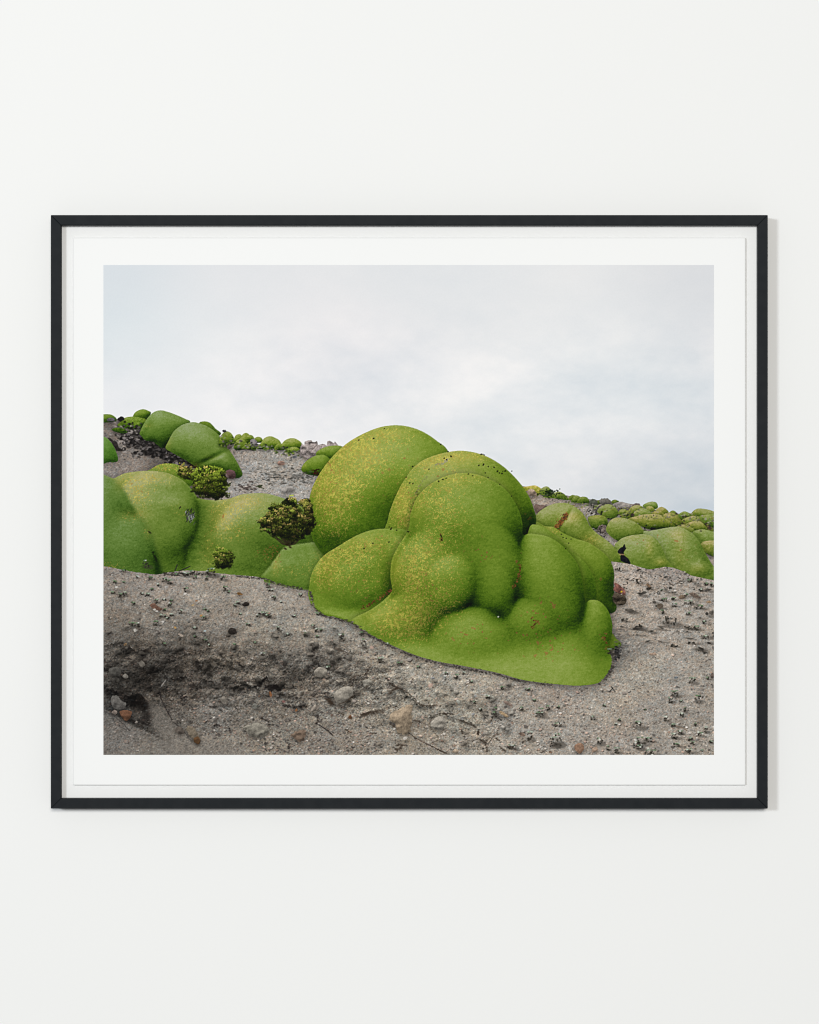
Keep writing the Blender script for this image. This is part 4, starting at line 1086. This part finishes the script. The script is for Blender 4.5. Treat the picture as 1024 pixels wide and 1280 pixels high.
    lum = [(U([(75, 400), (90, 345), (130, 340), (160, 380), (200, 400), (190, 445), (110, 450)]), (118, 114, 110)), (U([(60, 120), (110, 90), (160, 120), (150, 165), (80, 165)]), (100, 97, 92)), (U([(175, 170), (200, 150), (225, 175), (205, 195)]), (140, 134, 126)),
           (U([(150, 480), (190, 460), (250, 475), (240, 520), (205, 555), (170, 520)]), (128, 92, 72)), (U([(80, 480), (105, 458), (130, 480), (115, 502)]), (148, 134, 126)), (U([(280, 570), (292, 552), (305, 562), (295, 576)]), (170, 160, 152)), (U([(15, 165), (35, 155), (50, 172), (35, 185)]), (120, 108, 102)),
           (U([(720, 610), (760, 600), (800, 640), (838, 700), (835, 745), (790, 730), (740, 670)]), (140, 128, 112)), (U([(780, 705), (815, 690), (840, 720), (825, 752), (790, 738)]), (110, 82, 58)), (U([(620, 640), (650, 600), (690, 620), (700, 660), (650, 665)]), (116, 106, 98)), (U([(310, 60), (340, 40), (370, 75), (345, 95)]), (122, 116, 108)),
           (V([(245, 570), (320, 548), (360, 535), (420, 555), (460, 580), (455, 620), (400, 662), (320, 650), (280, 610)]), (158, 152, 140)), (V([(650, 640), (690, 615), (750, 590), (778, 610), (775, 665), (735, 702), (690, 675)]), (140, 120, 104)),
           (V([(855, 110), (890, 60), (950, 70), (965, 110), (940, 145), (890, 150)]), (166, 158, 146)), (V([(820, 435), (850, 385), (890, 395), (885, 420), (840, 440)]), (174, 162, 150)), (V([(50, 330), (85, 310), (110, 340), (95, 375), (60, 355)]), (150, 142, 132)), (V([(320, 390), (350, 370), (380, 390), (360, 415), (330, 415)]), (142, 140, 132)),
           (V([(580, 350), (598, 342), (608, 360), (590, 365)]), (176, 130, 124)), (V([(470, 270), (485, 275), (495, 305), (480, 315)]), (150, 104, 72)), (V([(690, 425), (705, 412), (712, 430), (698, 440)]), (168, 120, 84)),
           (K([(525, 790), (590, 735), (650, 700), (700, 688), (732, 700), (710, 760), (712, 860), (690, 930), (640, 945), (605, 925), (570, 850)]), (186, 166, 142)), (K([(50, 600), (90, 560), (150, 530), (205, 545), (215, 600), (160, 660), (110, 685), (70, 660)]), (172, 164, 152)), (K([(870, 850), (920, 800), (985, 790), (1010, 850), (960, 910), (900, 890)]), (182, 174, 162)),
           (K([(300, 490), (350, 470), (390, 500), (350, 540), (310, 530)]), (172, 166, 154)), (K([(410, 1020), (440, 1000), (465, 1020), (440, 1040)]), (150, 140, 128)), (K([(175, 790), (200, 775), (205, 805), (185, 810)]), (130, 92, 66)),
           (D([(400, 140), (425, 120), (460, 150), (430, 165), (405, 160)]), (206, 190, 172)), (D([(510, 345), (525, 335), (585, 375), (575, 388), (545, 375)]), (206, 178, 142)), (D([(540, 255), (580, 250), (620, 285), (590, 290)]), (168, 146, 134)), (D([(670, 520), (715, 515), (725, 545), (690, 545)]), (150, 128, 114)), (D([(100, 680), (135, 655), (165, 675), (140, 692)]), (200, 180, 158)),
           (D([(930, 690), (940, 672), (960, 690)]), (150, 120, 100))]
    for q, c in lum:
        stone(q, c, flat=.45, cast=.4, tex=.9)
    # cracked crust, centre
    for path, n, w, al in ((K([(170, 490), (240, 440), (320, 430), (360, 370)]), 60, .9, .55), (K([(300, 560), (400, 480), (490, 440)]), 60, 1.2, .4), (K([(500, 460), (540, 520), (600, 540), (640, 560), (720, 620), (790, 690), (860, 700), (930, 690)]), 130, .9, .7), (K([(600, 545), (560, 560), (520, 600)]), 60, 1.4, .4), (K([(930, 770), (990, 765), (1024, 780)]), 30, .8, .6),
                           (K([(480, 720), (560, 710), (590, 700)]), 30, .8, .5), (K([(280, 780), (360, 760), (480, 740)]), 110, 2.6, .25), (K([(530, 850), (570, 880)]), 24, 1.0, .5), (K([(720, 820), (790, 830), (870, 880), (940, 960)]), 60, 1.0, .45), (K([(560, 1050), (600, 1080), (650, 1030), (590, 1030)]), 60, 1.6, .5), (K([(150, 900), (200, 930)]), 24, 1.0, .5), (K([(360, 930), (410, 930)]), 24, 1.0, .5),
                           (K([(90, 760), (140, 770), (120, 800)]), 24, 1.1, .4), (K([(60, 200), (190, 260)]), 44, 1.5, .3), (K([(0, 640), (40, 690)]), 44, 2.4, .4), (K([(100, 685), (170, 655), (215, 610)]), 36, .8, .6),
                           (D([(20, 355), (80, 355), (120, 365)]), 30, .8, .7), (D([(140, 400), (240, 440), (310, 470)]), 60, 1.3, .4), (D([(330, 490), (325, 535)]), 34, 1.1, .75), (D([(250, 590), (330, 570), (380, 600), (430, 560), (500, 530)]), 60, .9, .6), (D([(370, 590), (400, 640), (400, 680)]), 36, .9, .5), (D([(480, 560), (520, 600)]), 26, 1.2, .4), (D([(510, 640), (560, 680)]), 30, 1.3, .4),
                           (D([(180, 490), (200, 530)]), 18, 1.0, .6), (D([(580, 640), (640, 650)]), 34, 1.4, .5), (D([(680, 600), (760, 580), (790, 540)]), 36, .9, .6), (D([(420, 440), (450, 400)]), 14, .7, .7), (D([(860, 690), (900, 670)]), 20, 1.1, .4), (D([(0, 670), (60, 695)]), 20, .9, .6)):
        p = np.asarray(path, float)
        for k in range(n):
            t = g.uniform(0, len(p) - 1.001)
            q = p[int(t)] + (p[int(t) + 1] - p[int(t)]) * (t % 1) + g.normal(0, w * .5, 2)
            stamp(q[0], q[1], g.uniform(.5, 1.4) * max(w * .7, .7), g.uniform(.35, .8) * max(w * .6, .6), g.uniform(-.5, .7), (58, 48, 40), al, 1.0)
    stroke(K([(690, 930), (760, 980), (860, 1030), (960, 1080), (1020, 1105)]), .75, (58, 48, 42), .85, .15)
    stroke(K([(760, 985), (870, 1025)]), .4, (170, 150, 140), .6)
    stroke(K([(0, 905), (45, 955)]), .8, (60, 54, 50), .8, .1)
    # rosettes of the centre and right
    for x, y, w, h in ((115, 115, 6, 7), (290, 85, 6, 5), (305, 170, 4, 8), (455, 310, 6, 7), (612, 340, 7, 4), (515, 175, 3, 4), (770, 370, 5, 3), (0, 375, 4, 4)):
        q = K([(x, y)])[0]
        clump(q[0], q[1], w * .9, h * .9, int(x + 11 * y), True)
    for x, y, w, h in ((140, 40, 5, 6), (205, 10, 4, 4), (270, 85, 7, 6), (295, 262, 5, 5.5), (410, 215, 6, 4), (540, 140, 5, 5), (750, 150, 8, 4), (470, 335, 6, 11), (462, 365, 6, 6), (695, 315, 7, 7), (858, 335, 7, 9), (850, 365, 7, 5), (925, 310, 5, 7), (1012, 300, 5, 5), (770, 545, 6, 11), (970, 595, 8, 11), (1005, 580, 7, 12), (1010, 450, 9, 5), (805, 242, 3, 2), (610, 640, 8, 5), (345, 325, 3, 3), (60, 10, 4, 3)):
        q = D([(x, y)])[0]
        clump(q[0], q[1], w * .85, h * .85, int(x * 3 + y), True)
    for x, y, w, h in ((692, 315, 6, 6), (660, 370, 6, 7), (778, 450, 5, 10), (752, 495, 6, 8), (622, 525, 6, 7), (885, 360, 6, 7), (840, 208, 5, 5), (970, 188, 5, 4), (392, 580, 6, 7), (690, 670, 8, 7), (905, 655, 9, 7), (955, 620, 6, 8), (862, 575, 5, 6), (820, 695, 9, 6), (840, 730, 6, 5), (712, 745, 11, 6), (810, 795, 8, 5), (67, 715, 5, 7),
                       (135, 770, 6, 9), (210, 790, 5, 6), (370, 740, 7, 7), (410, 710, 7, 6), (400, 765, 9, 8), (470, 700, 9, 5), (490, 808, 10, 5), (8, 520, 5, 5), (105, 415, 6, 4), (745, 378, 5, 4), (200, 572, 4, 3), (695, 580, 9, 4), (735, 640, 6, 4), (920, 790, 4, 3), (1000, 720, 6, 4), (232, 540, 3, 3), (445, 448, 3, 3)):
        q = C([(x, y)])[0]
        clump(q[0], q[1], w * .85, h * .85, int(x * 13 + y), True)
    for x, y in C([(690, 648), (890, 635), (925, 650), (365, 725), (405, 760), (470, 770), (395, 562), (622, 508), (752, 478), (66, 700), (505, 825)]):
        stamp(x, y, 1.4, .9, 0, (214, 216, 204), .9)
    stroke(C([(705, 585), (760, 600), (795, 625)]), .7, (122, 106, 92), .85)
    stroke(C([(150, 295), (175, 270), (160, 255), (195, 300)]), .6, (46, 44, 42), .85)
    for q, c in ((C([(0, 775), (40, 760), (45, 795), (5, 805)]), (186, 160, 140)), (C([(990, 160), (1010, 140), (1030, 170), (1000, 185)]), (118, 104, 96)), (C([(685, 180), (705, 170), (725, 182), (700, 192)]), (172, 178, 182)), (zo(650, 700, 4.096, [(280, 965), (290, 940), (320, 940), (328, 970), (305, 990)]), (176, 140, 116))):
        stone(q, c)
    # litter on the right-hand slope
    for x, y, w, h in ((105, 92, 6, 3), (185, 188, 7, 3), (320, 325, 9, 7), (385, 250, 5, 5), (400, 275, 8, 4), (440, 405, 5, 4), (490, 450, 9, 6), (525, 500, 5, 7), (540, 385, 6, 5), (640, 320, 6, 5), (635, 375, 5, 4), (635, 435, 7, 5), (715, 200, 10, 4), (720, 355, 9, 7), (750, 340, 6, 5), (780, 410, 8, 4), (840, 345, 11, 4), (875, 455, 9, 5), (775, 520, 6, 5), (885, 555, 6, 5), (925, 600, 5, 5),
                       (990, 515, 7, 8), (595, 590, 11, 7), (570, 555, 5, 6), (555, 640, 14, 3), (660, 685, 4, 4), (500, 660, 6, 3), (280, 640, 7, 5), (300, 660, 8, 4), (315, 630, 4, 4), (135, 640, 7, 5), (160, 580, 6, 4), (205, 490, 8, 5), (245, 500, 14, 2.6), (415, 685, 5, 4), (305, 720, 6, 3), (785, 655, 9, 3), (850, 655, 4, 4), (760, 690, 4, 3), (805, 800, 8, 3), (780, 755, 8, 3), (935, 745, 7, 4), (975, 785, 5, 4),
                       (895, 865, 14, 8), (860, 845, 8, 5), (930, 885, 6, 6), (640, 825, 6, 3), (380, 785, 5, 3), (520, 785, 6, 3), (1005, 725, 4, 5), (960, 290, 6, 3), (900, 290, 5, 4), (850, 230, 5, 4), (880, 250, 5, 3), (790, 200, 5, 3), (290, 100, 4, 3), (570, 170, 5, 3), (1005, 240, 5, 6), (945, 230, 5, 3), (40, 860, 6, 5), (20, 880, 7, 6), (60, 900, 7, 5), (570, 290, 4, 5), (600, 270, 4, 3), (515, 290, 4, 3), (485, 320, 4, 4), (290, 205, 5, 5)):
        q = E([(x, y)])[0]
        clump(q[0], q[1], w * .9, h * .8, int(x * 3 + y * 7), g.uniform() < .25, 1.0)
    for q, c in ((E([(365, 240), (380, 225), (410, 245), (400, 268)]), (140, 116, 94)), (E([(470, 430), (520, 420), (530, 455), (490, 470)]), (126, 112, 98)), (E([(680, 350), (720, 335), (745, 365), (700, 378)]), (140, 120, 102)), (E([(780, 325), (840, 320), (900, 370), (850, 372)]), (142, 124, 112)), (E([(950, 400), (985, 395), (990, 412), (955, 415)]), (186, 156, 126)), (E([(400, 895), (450, 890), (465, 915), (410, 918)]), (196, 170, 150))):
        stone(q, c, cast=.3)
    for k in range(170):
        x, y = E([(g.uniform(80, 1020), g.uniform(90, 330))])[0]
        if y < 706 + max(0, (x - 830)) * .33:
            continue
        v = g.choice([36, 54, 84, 190, 206], p=[.26, .28, .16, .2, .1])
        stamp(x, y, g.uniform(.6, 1.5), g.uniform(.4, .8), g.uniform(-.2, .4), (v, v * .98, v * .94), .75)
    for x, y, w, h in ((156, 714, 4, 3.4), (183, 705, 5, 6)):
        clump(x, y, w, h, int(x), True)


def paint_print():
    set_noises()
    paint_sky()
    paint_ground()
    bare = IMG.copy()
    paint_far_left()
    paint_far_right()
    sl, e = paint_right_bank()
    IMG[sl] += e * (bare[sl] - IMG[sl])
    paint_left_group()
    soil = np.asarray([(120, 706), (140, 709.5), (155, 713), (175, 716), (196, 718.5), (215, 715), (235, 713), (255, 714), (275, 717), (296, 718.8), (322, 721), (330, 724), (330, 800), (120, 800)], float)
    sl = window(soil)
    e = cover(soil, sl)
    e = np.clip(e + 0.8 * FUZZ2[sl] * 4 * e * (1 - e), 0, 1)[..., None]
    IMG[sl] += e * (bare[sl] - IMG[sl])
    paint_main_plant()
    paint_bushes()
    paint_foreground()
    # lower edge of the left cushions follows the soil
    crisp = IMG + 0.55 * (IMG - blur(IMG, 1))
    return np.clip(crisp, 0, 255)


# ---- ink on the sheet -------------------------------------------------------
PICTURE = paint_print()
LIN = PICTURE / 255.0
LIN = np.where(LIN <= 0.04045, LIN / 12.92, ((LIN + 0.055) / 1.055) ** 2.4)
LIN = np.clip((LIN - INK_LIFT) / SHEET_LIGHT, 0.002, 0.95).astype(np.float32)


def printed_image():
    """A fine flat sheet, one vertex per printed dot, its ink in a colour attribute."""
    ny, nx = LIN.shape[:2]
    xs = (np.linspace(X0, X1, nx) - CX) / 1000.0
    zs = EYE + (CY - np.linspace(Y0, Y1, ny)) / 1000.0
    co = np.zeros((ny, nx, 3), np.float32)
    co[..., 0], co[..., 1], co[..., 2] = xs[None, :], PRINT_Y, zs[:, None]
    co -= np.asarray(BASE, np.float32)
    idx = np.arange(ny * nx, dtype=np.int32).reshape(ny, nx)
    f = np.stack([idx[1:, :-1], idx[1:, 1:], idx[:-1, 1:], idx[:-1, :-1]], -1).reshape(-1, 4)
    me = bpy.data.meshes.new('printed_image')
    me.vertices.add(ny * nx)
    me.vertices.foreach_set('co', co.reshape(-1))
    me.loops.add(f.size)
    me.loops.foreach_set('vertex_index', f.reshape(-1))
    me.polygons.add(len(f))
    me.polygons.foreach_set('loop_start', np.arange(0, f.size, 4, dtype=np.int32))
    me.update(calc_edges=True)
    at = me.color_attributes.new('ink', 'FLOAT_COLOR', 'POINT')
    rgba = np.ones((ny * nx, 4), np.float32)
    rgba[:, :3] = LIN.reshape(-1, 3)
    at.data.foreach_set('color', rgba.reshape(-1))
    m, nt, b = material('print_ink', (0.5, 0.5, 0.5), 0.7, 0.05)
    a = nt.nodes.new('ShaderNodeAttribute')
    a.attribute_name = 'ink'
    nt.links.new(a.outputs['Color'], b.inputs['Base Color'])
    me.materials.append(m)
    o = bpy.data.objects.new('printed_image', me)
    COL.objects.link(o)
    o.parent = SHEET
    o.matrix_parent_inverse.identity()
    o.location = tuple(-np.asarray(SHEET.location))
    return o


printed_image()
